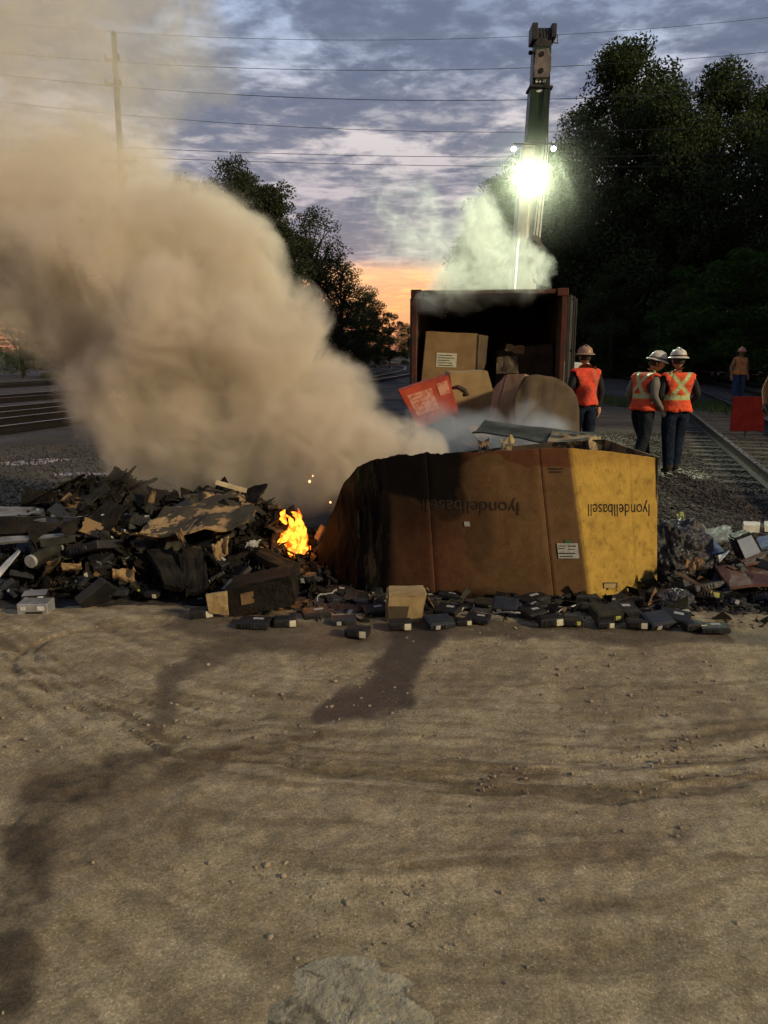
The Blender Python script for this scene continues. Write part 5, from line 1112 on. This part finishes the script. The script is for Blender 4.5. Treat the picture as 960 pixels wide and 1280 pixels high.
def person(loc, rz, J, mats, label, vest, hat, hatrot=(0, 0, 0), headrot=(0, 0, 0), scale=1.0, hatband=True, hands='skin', haircol='hair'):
    """J: joints dict; local +y is the way the person faces"""
    root = empty('person', loc, (0, 0, rz)); root.scale = (scale * 1.13, scale * 1.1, scale)
    tag(root, label, 'person')
    D = dict(pel=(0, 0, .96), bel=(0, .01, 1.09), che=(0, 0, 1.28), nkb=(0, -.01, 1.44), nk=(0, .015, 1.52),
             shl=(-.17, -.005, 1.405), ell=(-.235, -.03, 1.13), wrl=(-.225, .06, .90), shr=(.17, -.005, 1.405), elr=(.235, -.03, 1.13), wrr=(.225, .06, .90),
             hil=(-.095, 0, .90), knl=(-.105, .02, .50), anl=(-.11, -.02, .09), tol=(-.125, .13, .035), hir=(.095, 0, .90), knr=(.105, .02, .50), anr=(.11, -.02, .09), tor=(.125, .13, .035))
    D.update(J)
    keys = list(D); idx = {k: i for i, k in enumerate(keys)}
    rad = dict(pel=(.155, .125), bel=(.145, .115), che=(.165, .12), nkb=(.10, .08), nk=(.056, .056), shl=(.075, .072), shr=(.075, .072), ell=(.05, .05), elr=(.05, .05), wrl=(.033, .033), wrr=(.033, .033),
               hil=(.115, .12), hir=(.115, .12), knl=(.085, .088), knr=(.085, .088), anl=(.068, .072), anr=(.068, .072), tol=(.045, .035), tor=(.045, .035))
    ed = [('pel', 'bel'), ('bel', 'che'), ('che', 'nkb'), ('nkb', 'nk'), ('che', 'shl'), ('shl', 'ell'), ('ell', 'wrl'), ('che', 'shr'), ('shr', 'elr'), ('elr', 'wrr'),
          ('pel', 'hil'), ('hil', 'knl'), ('knl', 'anl'), ('anl', 'tol'), ('pel', 'hir'), ('hir', 'knr'), ('knr', 'anr'), ('anr', 'tor')]
    me = bpy.data.meshes.new('b'); me.from_pydata([D[k] for k in keys], [(idx[a], idx[b_]) for a, b_ in ed], []); me.update()
    o = bpy.data.objects.new('b', me); col.objects.link(o)
    mod = o.modifiers.new('skin', 'SKIN'); mod.use_smooth_shade = True; mod.branch_smoothing = .4
    for i, k in enumerate(keys):
        sv = me.skin_vertices[0].data[i]; sv.radius = rad[k]; sv.use_root = (k == 'pel')
    ss = o.modifiers.new('ss', 'SUBSURF'); ss.levels = 3; ss.render_levels = 3
    bmesh_ = bake(o); co = np.array([v_.co[:] for v_ in bmesh_.vertices])
    seg = {}
    for a, b_ in ed: seg[(a, b_)] = (np.array(D[a]), np.array(D[b_]))
    def nearest(p):
        best = (1e9, None)
        for k, (a, b_) in seg.items():
            d = b_ - a; t = np.clip(np.dot(p - a, d) / np.dot(d, d), 0, 1); e = np.linalg.norm(p - a - t * d) - .5 * (rad[k[0]][0] * (1 - t) + rad[k[1]][0] * t)
            if e < best[0]: best = (e, k)
        return best[1]
    fm = []; vestf = []
    torso = {('pel', 'bel'), ('bel', 'che'), ('che', 'nkb'), ('che', 'shl'), ('che', 'shr'), ('pel', 'hil'), ('pel', 'hir'), ('shl', 'ell'), ('shr', 'elr')}
    for p in bmesh_.polygons:
        c_ = np.array(p.center[:]); k = nearest(c_)
        if k[0] in ('hil', 'hir', 'pel') or k[0] in ('knl', 'knr'): mi = 1
        elif k[0] in ('anl', 'anr'): mi = 2
        elif k == ('nkb', 'nk') and c_[2] > 1.475: mi = 3
        else: mi = 0
        if k[0] in ('knl', 'knr') and c_[2] < .14: mi = 2
        if k == ('pel', 'bel') and c_[2] > 1.0: mi = 0
        fm.append(mi)
        lim = .175
        if k in torso and c_[2] > .95 and c_[2] < 1.475 and not (k in (('shl', 'ell'), ('shr', 'elr')) and (abs(c_[0]) > lim + .01 or c_[2] < 1.36)) and not (k[0] in ('pel',) and k[1] in ('hil', 'hir') and c_[2] < .90): vestf.append(p.index)
    # body mesh + head + hands in one mesh
    bm = MB(); bm.add([tuple(c_) for c_ in co], [tuple(p.vertices) for p in bmesh_.polygons], 0); bm.m = fm[:]
    # head
    nkp = Vector(D['nk']); hr = Euler(headrot).to_matrix(); hc = Vector((0, .02, .115)); ns, nr_ = 20, 16; hv = []; hm = []
    def hp_(q): return nkp + hr @ q
    for i in range(nr_ + 1):
        ph = math.pi * i / nr_
        for k in range(ns):
            th_ = 2 * math.pi * k / ns; x, y, z = math.sin(ph) * math.sin(th_), math.sin(ph) * math.cos(th_), math.cos(ph)
            w_ = .073; f_ = 1.0
            if z < 0: f_ = 1 - .28 * (-z) ** 1.5
            px_, py_, pz_ = x * w_ * f_, y * .093 * (f_ if y < 0 else 1 - .12 * max(0, -z)), z * .115
            if y > .5:
                py_ += .026 * math.exp(-(x / .16) ** 2 - ((z + .12) / .16) ** 2)          # nose
                py_ -= .010 * math.exp(-((abs(x) - .38) / .16) ** 2 - ((z - .10) / .12) ** 2)  # eye sockets
                py_ += .006 * math.exp(-((z - .30) / .10) ** 2) + .008 * math.exp(-(x / .3) ** 2 - ((z + .85) / .14) ** 2) + .005 * math.exp(-(x / .3) ** 2 - ((z + .5) / .09) ** 2)
            hv.append(hp_(Vector((px_, py_, pz_)) + hc))
    hf = [(i * ns + k, i * ns + (k + 1) % ns, (i + 1) * ns + (k + 1) % ns, (i + 1) * ns + k) for i in range(nr_) for k in range(ns)]
    bm.add(hv, hf, 3)
    for s_ in (-1, 1):   # ears, eyes
        bm.lathe([(0, -.03), (.012, -.022), (.016, 0), (.014, .018), (0, .028)], 8, sx=.6, sy=1.1, c=tuple(hp_(Vector((s_ * .074, .01, .105)))), mi=3)
        bm.lathe([(0, -.008), (.007, -.004), (.008, 0), (.007, .004), (0, .008)], 8, c=tuple(hp_(Vector((s_ * .029, .099, .128)))), mi=4)
    bm.tube([hp_(Vector((-.02, .103, .062))), hp_(Vector((0, .108, .06))), hp_(Vector((.02, .103, .062)))], .0035, 5, mi=5)
    # hands
    for s_, el_, wr_ in ((-1, 'ell', 'wrl'), (1, 'elr', 'wrr')):
        wv = Vector(D[wr_]); d_ = (wv - Vector(D[el_])).normalized(); side = Vector((1, 0, 0)); side = (side - d_ * side.dot(d_)).normalized(); fw = d_.cross(side).normalized()
        if fw.y < 0: fw = -fw
        bm.tube([wv - d_ * .02, wv + d_ * .02, wv + d_ * .055, wv + d_ * .09], [.028, .034, .038, .03], 10, mi=6)
        for k, (off, ln) in enumerate(((-.028, .065), (-.009, .078), (.010, .072), (.028, .055))):
            b0_ = wv + d_ * .082 + fw * off; inn = -side * s_
            bm.tube([b0_ - d_ * .02, b0_ + d_ * ln * .45 + inn * .004, b0_ + d_ * ln * .8 + inn * .016, b0_ + d_ * ln + inn * .03], [.0095, .009, .008, .005], 7, mi=6)
        b0_ = wv + d_ * .03 + fw * .03
        bm.tube([b0_, b0_ + d_ * .03 + fw * .022, b0_ + d_ * .055 + fw * .024 - side * s_ * .01], [.012, .010, .006], 7, mi=6)
    lips = mk('lips_' + root.name, (.3, .12, .09), None, 10, .6, 0)
    eye = mk('eye_' + root.name, (.06, .05, .045), None, 10, .2, 0)
    body = link('body', bm.mesh('body', fixn=False), [MT[mats[0]], MT[mats[1]], MT['boot'], MT[mats[2]], eye, lips, MT[hands]], root, smooth=True)
    # vest shell
    vn = [v_.normal.copy() for v_ in bmesh_.vertices]; vm_ = {}; vs = []; fs = []
    for fi in vestf:
        f_ = []
        for vi in bmesh_.polygons[fi].vertices:
            if vi not in vm_:
                p = Vector(co[vi]); n_ = vn[vi]; z = p.z; extra = .016 + .02 * max(0, min(1, (1.12 - z) / .2)) ; q = p + n_ * extra
                vm_[vi] = len(vs); vs.append(q)
            f_.append(vm_[vi])
        fs.append(tuple(f_))
    me = bpy.data.meshes.new('vest'); me.from_pydata([tuple(v_) for v_ in vs], [], fs); me.update()
    bm2 = bmesh.new(); bm2.from_mesh(me)
    # hem: drop a skirt from the lowest boundary
    be = [e for e in bm2.edges if e.is_boundary and max(v_.co.z for v_ in e.verts) < 1.0]
    if be:
        r_ = bmesh.ops.extrude_edge_only(bm2, edges=be)
        for v_ in [g_ for g_ in r_['geom'] if isinstance(g_, bmesh.types.BMVert)]: v_.co.z = .915 + .01 * math.sin(v_.co.x * 30); v_.co.x *= 1.04; v_.co.y *= 1.08
    bm2.to_mesh(me); bm2.free()
    vo = link('safety_vest', me, VM[vest], root, smooth=True); sm = vo.modifiers.new('s', 'SOLIDIFY'); sm.thickness = .008; sm.offset = 1
    # hair
    bmh = MB(); hv = []
    for i in range(9):
        ph = math.pi * (.05 + .58 * i / 8)
        for k in range(16):
            th_ = math.pi * (.45 + 1.1 * k / 15); hv.append(hp_(Vector((math.sin(ph) * math.sin(th_) * .079, math.sin(ph) * math.cos(th_) * .099, math.cos(ph) * .12)) + hc))
    bmh.add(hv, [(i * 16 + k, i * 16 + k + 1, (i + 1) * 16 + k + 1, (i + 1) * 16 + k) for i in range(8) for k in range(15)]); ho = link('hair', bmh.mesh('hair'), MT[haircol], root, smooth=True)
    # full-brim hard hat
    m_ = MB(); m_.lathe([(0, .118), (.03, .117), (.06, .108), (.085, .088), (.10, .058), (.107, .02), (.110, .004), (.125, -.006), (.138, -.014), (.140, -.010), (.138, -.006), (.112, .012), (.10, .0), (.0, .09)], 30, sx=.92, sy=1.08)
    m_.tube([(0, -.10, .07), (0, -.06, .115), (0, 0, .128), (0, .06, .115), (0, .10, .07)], [.006, .012, .014, .012, .006], 8)
    q = hp_(hc + Vector((0, -.005, .045)))
    ht = link('hard_hat', m_.mesh('hard_hat', fixn=True), MT[hat], root, q, (headrot[0] + hatrot[0], headrot[1] + hatrot[1], headrot[2] + hatrot[2]), smooth=True)
    if hatband:
        m_ = MB(); m_.lathe([(.1085, .018), (.1115, .018), (.109, .036), (.106, .036)], 30, sx=.92, sy=1.08); link('hat_band', m_.mesh('hat_band'), MT['hatband'], ht, smooth=True)
    return root
# back to the camera: facing +y, rz = 0
p = A(729, 520, 11.7)
person((p.x, 11.7, 0), R(18), {'wrr': (.235, .0, .86), 'elr': (.255, -.02, 1.12)}, ('shirtblack', 'jeans', 'skin'), 'worker in a plain orange vest and tan hard hat, back turned, beside the container door', 'red', 'hatbrown', scale=.965, hatband=False)
p = G(797, 590)
person((p.x, 10.9, 0), R(-66), {'nk': (0, .13, 1.47), 'nkb': (0, .08, 1.41), 'che': (0, .05, 1.26), 'shr': (.17, .04, 1.385), 'shl': (-.17, .04, 1.385), 'anl': (-.15, .24, .09), 'knl': (-.13, .17, .5), 'tol': (-.16, .39, .035), 'anr': (.13, -.24, .09), 'knr': (.12, -.05, .5), 'tor': (.15, -.10, .035), 'wrr': (.25, .12, .90), 'elr': (.24, -.04, 1.12)},
       ('shirtgrey', 'jeans2', 'skin'), 'worker with grey sleeves and white hard hat, bending his head to the man beside him', 'bright', 'hatwhite', headrot=(R(-16), R(0), R(-30)), scale=.95, hands='glove')
p = G(838, 592)
person((p.x - .0, 10.75, 0), R(4), {'anl': (-.06, -.03, .09), 'knl': (-.07, .0, .5), 'tol': (-.07, .13, .035), 'anr': (.09, .10, .09), 'tor': (.12, .25, .035), 'knr': (.085, .09, .5), 'wrr': (.21, .14, 1.02), 'elr': (.265, -.03, 1.14), 'wrl': (-.18, .18, 1.05)},
       ('shirtblack', 'jeans', 'skin'), 'worker seen square from behind, silver and lime cross on an orange vest, white hard hat', 'bright', 'hatwhite', scale=.94)
p = G(921, 503)
person((p.x, p.y, 0), R(180 + 12), {'wrl': (-.25, .04, .88), 'wrr': (.27, .02, .86), 'elr': (.27, -.02, 1.12)}, ('shirttan', 'jeans3', 'skindark'), 'far worker facing the camera in a faded orange vest and blue jeans', 'tan', 'hatorange', scale=1.0, hatband=False)
p = A(976, 500, 12.0)
person((p.x + .12, 12.0, 0), R(150), {'wrr': (.27, .1, .84), 'elr': (.30, -.04, 1.08)}, ('shirttan', 'shirtblack', 'skindark'), 'worker mostly outside the picture at the right edge, only a tan sleeve showing', 'tan', 'hatorange', scale=1.0, hatband=False, hands='shirtblack')
# red board on the track
bt = A(932, 548, 15.2); tag_o = empty('red_sign', (bt.x, 15.2, 0), (0, 0, R(-4))); tag(tag_o, 'square faded red board standing between the rails', 'sign')
m = MB(); m.box((0, 0, .15 + .33), (.62, .03, .66)); link('sign_plate', m.mesh('sign_plate', .004), MT['redboard'], tag_o)
m = MB(); m.tube([(0, .04, 0), (0, .04, .7)], .02, 8); m.box((0, .04, .02), (.3, .2, .03)); link('stand', m.mesh('stand'), MT['cdark'], tag_o)
# ================================================================== FIRE
fm_ = bpy.data.materials.new('flame'); fm_.use_nodes = True; nt = fm_.node_tree; nt.nodes.clear()
tcn = N(nt, 'ShaderNodeTexCoord'); geo = N(nt, 'ShaderNodeSeparateXYZ', {0: tcn.outputs['Generated']}); nz = NOISE(nt, tcn.outputs['Object'], 14, 5, .6, .5)
lw_ = N(nt, 'ShaderNodeLayerWeight', {0: .35}).outputs['Facing']
hot = M_(nt, 'SUBTRACT', M_(nt, 'ADD', MR(nt, nz, .35, .65), .35), M_(nt, 'MULTIPLY', lw_, .9), clamp=True)
cc = MIX(nt, hot, (1.0, .09, .005), (1.0, .36, .03))
em = N(nt, 'ShaderNodeEmission', {0: cc, 1: MR(nt, hot, 0, 1, .9, 2.8)})
tr_ = N(nt, 'ShaderNodeBsdfTransparent'); al = M_(nt, 'MULTIPLY', MR(nt, lw_, .2, .85, 1, 0), MR(nt, nz, .30, .48, .25, 1.0))
nt.links.new(N(nt, 'ShaderNodeMixShader', {0: al, 1: tr_.outputs[0], 2: em.outputs[0]}).outputs[0], N(nt, 'ShaderNodeOutputMaterial').inputs[0])
fire = empty('fire', A(368, 692, 5.7)); tag(fire, 'small open fire of orange flames burning between the heap and the box', 'fire'); fo = Vector(fire.location)
for pts, rs in (([(352, 690), (358, 672), (366, 664), (364, 650), (358, 643)], [.055, .06, .04, .02, .004]), ([(366, 692), (369, 672), (371, 655), (375, 645), (372, 635)], [.07, .055, .03, .022, .004]),
                ([(378, 690), (379, 668), (376, 655), (370, 643), (364, 640)], [.05, .04, .028, .026, .004]), ([(357, 655), (354, 648), (354, 642), (356, 637)], [.012, .026, .022, .004]), ([(346, 687), (349, 680), (356, 672), (365, 668)], [.03, .03, .022, .006])):
    mb = MB(); c_ = [A(x, y, 5.7 + .02 * math.sin(x)) - fo for x, y in pts]
    # smooth path
    path = []; rr_ = []
    for i in range(len(c_) - 1):
        for t in (0, .25, .5, .75): path.append(c_[i].lerp(c_[i + 1], t) + Vector((random.uniform(-.006, .006), 0, 0))); rr_.append((rs[i] + (rs[i + 1] - rs[i]) * t) * random.uniform(.85, 1.15))
    path.append(c_[-1]); rr_.append(rs[-1]); mb.tube(path, [q * .92 for q in rr_], 14); link('flame', mb.mesh('flame'), fm_, fire, smooth=True)
m = MB()
for i in range(14): m.box((random.uniform(-.16, .16), random.uniform(-.05, .1), random.uniform(-.03, .04)), (random.uniform(.03, .09), .03, .02), (random.random() * 2, random.random() * 2, random.random() * 3))
link('embers', m.mesh('embers'), emis('glowing_ember', (1.0, .16, .02), 2.2), fire)
l = bpy.data.lights.new('fire', 'POINT'); l.energy = 11; l.color = (1, .36, .08); l.shadow_soft_size = .1; lo = bpy.data.objects.new('fire_glow', l); col.objects.link(lo); lo.parent = fire; lo.location = (0, -.02, .18)
for x, y, r_ in ((387, 602, .011), (413, 628, .009), (391, 595, .006)):
    m = MB(); m.lathe([(0, -r_), (r_, 0), (0, r_ * 1.3)], 6); o = link('spark', m.mesh('spark'), emis('spark', (1, .45, .2), 3), loc=A(x, y, 5.9)); tag(o, 'tiny glowing spark floating above the flames', 'spark', 'sparks above the fire')
# ================================================================== SMOKE
def smoke(name, label, blobs, dens, colr, amp, nscale, edge, pad=1.12, aniso=.2, zfade=None, drift=(0, 0, 0), vox=.14, step=.6, fine=False):
    B = []
    for b_ in blobs:
        px, py, rp, Yd = b_[:4]; wgt = b_[4] if len(b_) > 4 else 1.0
        c_ = A(px, py, Yd); B.append((c_, rp / F * Yd * 1.0, wgt))
    bm = bmesh.new()
    for c_, r_, w_ in B: bmesh.ops.create_icosphere(bm, subdivisions=3, radius=r_ * pad, matrix=Matrix.Translation(c_))
    me = bpy.data.meshes.new(name); bm.to_mesh(me); bm.free()
    o = bpy.data.objects.new('tmp', me); col.objects.link(o); rm = o.modifiers.new('r', 'REMESH'); rm.mode = 'VOXEL'; rm.voxel_size = vox
    me = bake(o)
    m = bpy.data.materials.new(name); m.use_nodes = True; nt = m.node_tree; nt.nodes.clear()
    tcn = N(nt, 'ShaderNodeTexCoord').outputs['Object']
    # domain warp for billows
    wv = N(nt, 'ShaderNodeTexNoise', {'Vector': tcn, 'Scale': nscale * .55, 'Detail': 2.0}).outputs['Color']
    wv = N(nt, 'ShaderNodeVectorMath', {0: wv, 1: (.5, .5, .5)}, operation='SUBTRACT').outputs[0]
    wv = N(nt, 'ShaderNodeVectorMath', {0: wv, 1: (amp * .9,) * 3, 2: tcn}, operation='MULTIPLY_ADD').outputs[0]
    best = None
    for c_, r_, w_ in B:
        d = N(nt, 'ShaderNodeVectorMath', {0: wv, 1: tuple(c_)}, operation='DISTANCE').outputs['Value']
        v_ = M_(nt, 'MULTIPLY_ADD', d, -1.0 / r_, 1.0); v_ = M_(nt, 'MULTIPLY', v_, w_) if w_ != 1 else v_
        best = v_ if best is None else N(nt, 'ShaderNodeMath', {0: best, 1: v_, 2: .12}, operation='SMOOTH_MAX').outputs[0]
    nz = NOISE(nt, wv, nscale, 7, .66)
    val = M_(nt, 'ADD', best, M_(nt, 'MULTIPLY', M_(nt, 'SUBTRACT', nz, .5), amp))
    dn = MR(nt, val, edge[0], edge[1])
    dn = M_(nt, 'MULTIPLY', dn, dens)
    if fine:   # streaky curls inside the cloud
        f2 = NOISE(nt, wv, nscale * 2.6, 6, .7, .8); dn = M_(nt, 'MULTIPLY', dn, MR(nt, f2, .36, .64, .18, 1.5))
    if zfade:
        z = N(nt, 'ShaderNodeSeparateXYZ', {0: tcn}).outputs[2]; dn = M_(nt, 'MULTIPLY', dn, MR(nt, z, zfade[0], zfade[1], 1.0, zfade[2]))
    pv = N(nt, 'ShaderNodeVolumePrincipled', {'Color': (*colr, 1), 'Density': dn, 'Anisotropy': aniso})
    nt.links.new(pv.outputs[0], N(nt, 'ShaderNodeOutputMaterial').inputs['Volume'])
    m.cycles.volume_step_rate = step
    o = link(name, me, m); tag(o, label, kind='stuff')
    return o
smoke('smoke_plume', 'dense tan smoke column rolling up to the left from the fire',
      [(525, 575, 40, 6.6), (490, 560, 45, 6.9), (505, 590, 55, 6.9), (430, 570, 78, 7.0), (360, 540, 90, 7.0), (280, 545, 95, 7.1), (205, 540, 80, 7.3), (395, 500, 72, 7.1), (320, 440, 95, 7.3), (225, 430, 120, 7.5), (150, 470, 90, 7.6), (268, 335, 85, 7.6), (235, 285, 85, 7.8), (130, 340, 130, 7.9), (110, 250, 105, 8.1), (30, 260, 120, 8.3),
       (30, 150, 120, 8.6, .8), (60, 50, 130, 8.9, .8), (-10, -30, 150, 9.1, .8), (160, 120, 95, 8.7, .7), (190, 40, 100, 9.0, .62), (250, 100, 60, 8.8, .5), (-60, 350, 100, 8.2, .6)],
      6.0, (.94, .87, .75), 1.05, 1.5, (-.04, .30), zfade=(2.3, 4.1, .13), vox=.16, pad=1.2, step=.35, fine=True)
smoke('roof_smoke', 'pale greenish smoke lit by the floodlights above the container mouth',
      [(575, 352, 40, 12.6), (620, 335, 46, 12.8), (650, 350, 34, 12.6), (678, 356, 20, 12.5), (605, 300, 44, 13.0), (606, 262, 32, 13.2, .8), (565, 345, 30, 13.0, .8), (550, 315, 40, 13.4, .22), (505, 275, 60, 13.8, .15), (540, 378, 24, 12.4, .5), (640, 322, 36, 12.9), (668, 342, 30, 12.7)],
      2.0, (.90, .92, .87), 1.0, 1.9, (0, .5), vox=.2, aniso=.45, step=.5, fine=True)
smoke('ground_wisps', 'thin bluish wisps rising behind the big box',
      [(675, 510, 30, 7.6), (690, 545, 40, 7.4), (640, 548, 40, 7.4), (600, 545, 40, 7.3), (560, 560, 40, 7.2), (660, 560, 60, 7.2), (545, 530, 40, 7.4, .8)],
      1.7, (.80, .84, .88), 1.0, 3.0, (0, .5), vox=.1, aniso=.3, step=.8)
smoke('lamp_halo_haze', 'thin haze ball added to give the crane floodlights a halo',
      [(664, 222, 120, 18.9)], .018, (.9, .95, .85), .15, .8, (0, 1.0), vox=.5, aniso=.6, step=1.5)  # haze added around the lamps only so they get a glow
smoke('heap_smoke', 'dark thin smoke seeping out of the left heap',
      [(165, 585, 40, 6.5), (205, 590, 40, 6.4), (330, 620, 40, 6.1), (400, 620, 45, 6.1), (365, 600, 50, 6.2)], 1.1, (.55, .50, .42), 1.0, 3.0, (0, .5), vox=.1, aniso=.2, step=.8)
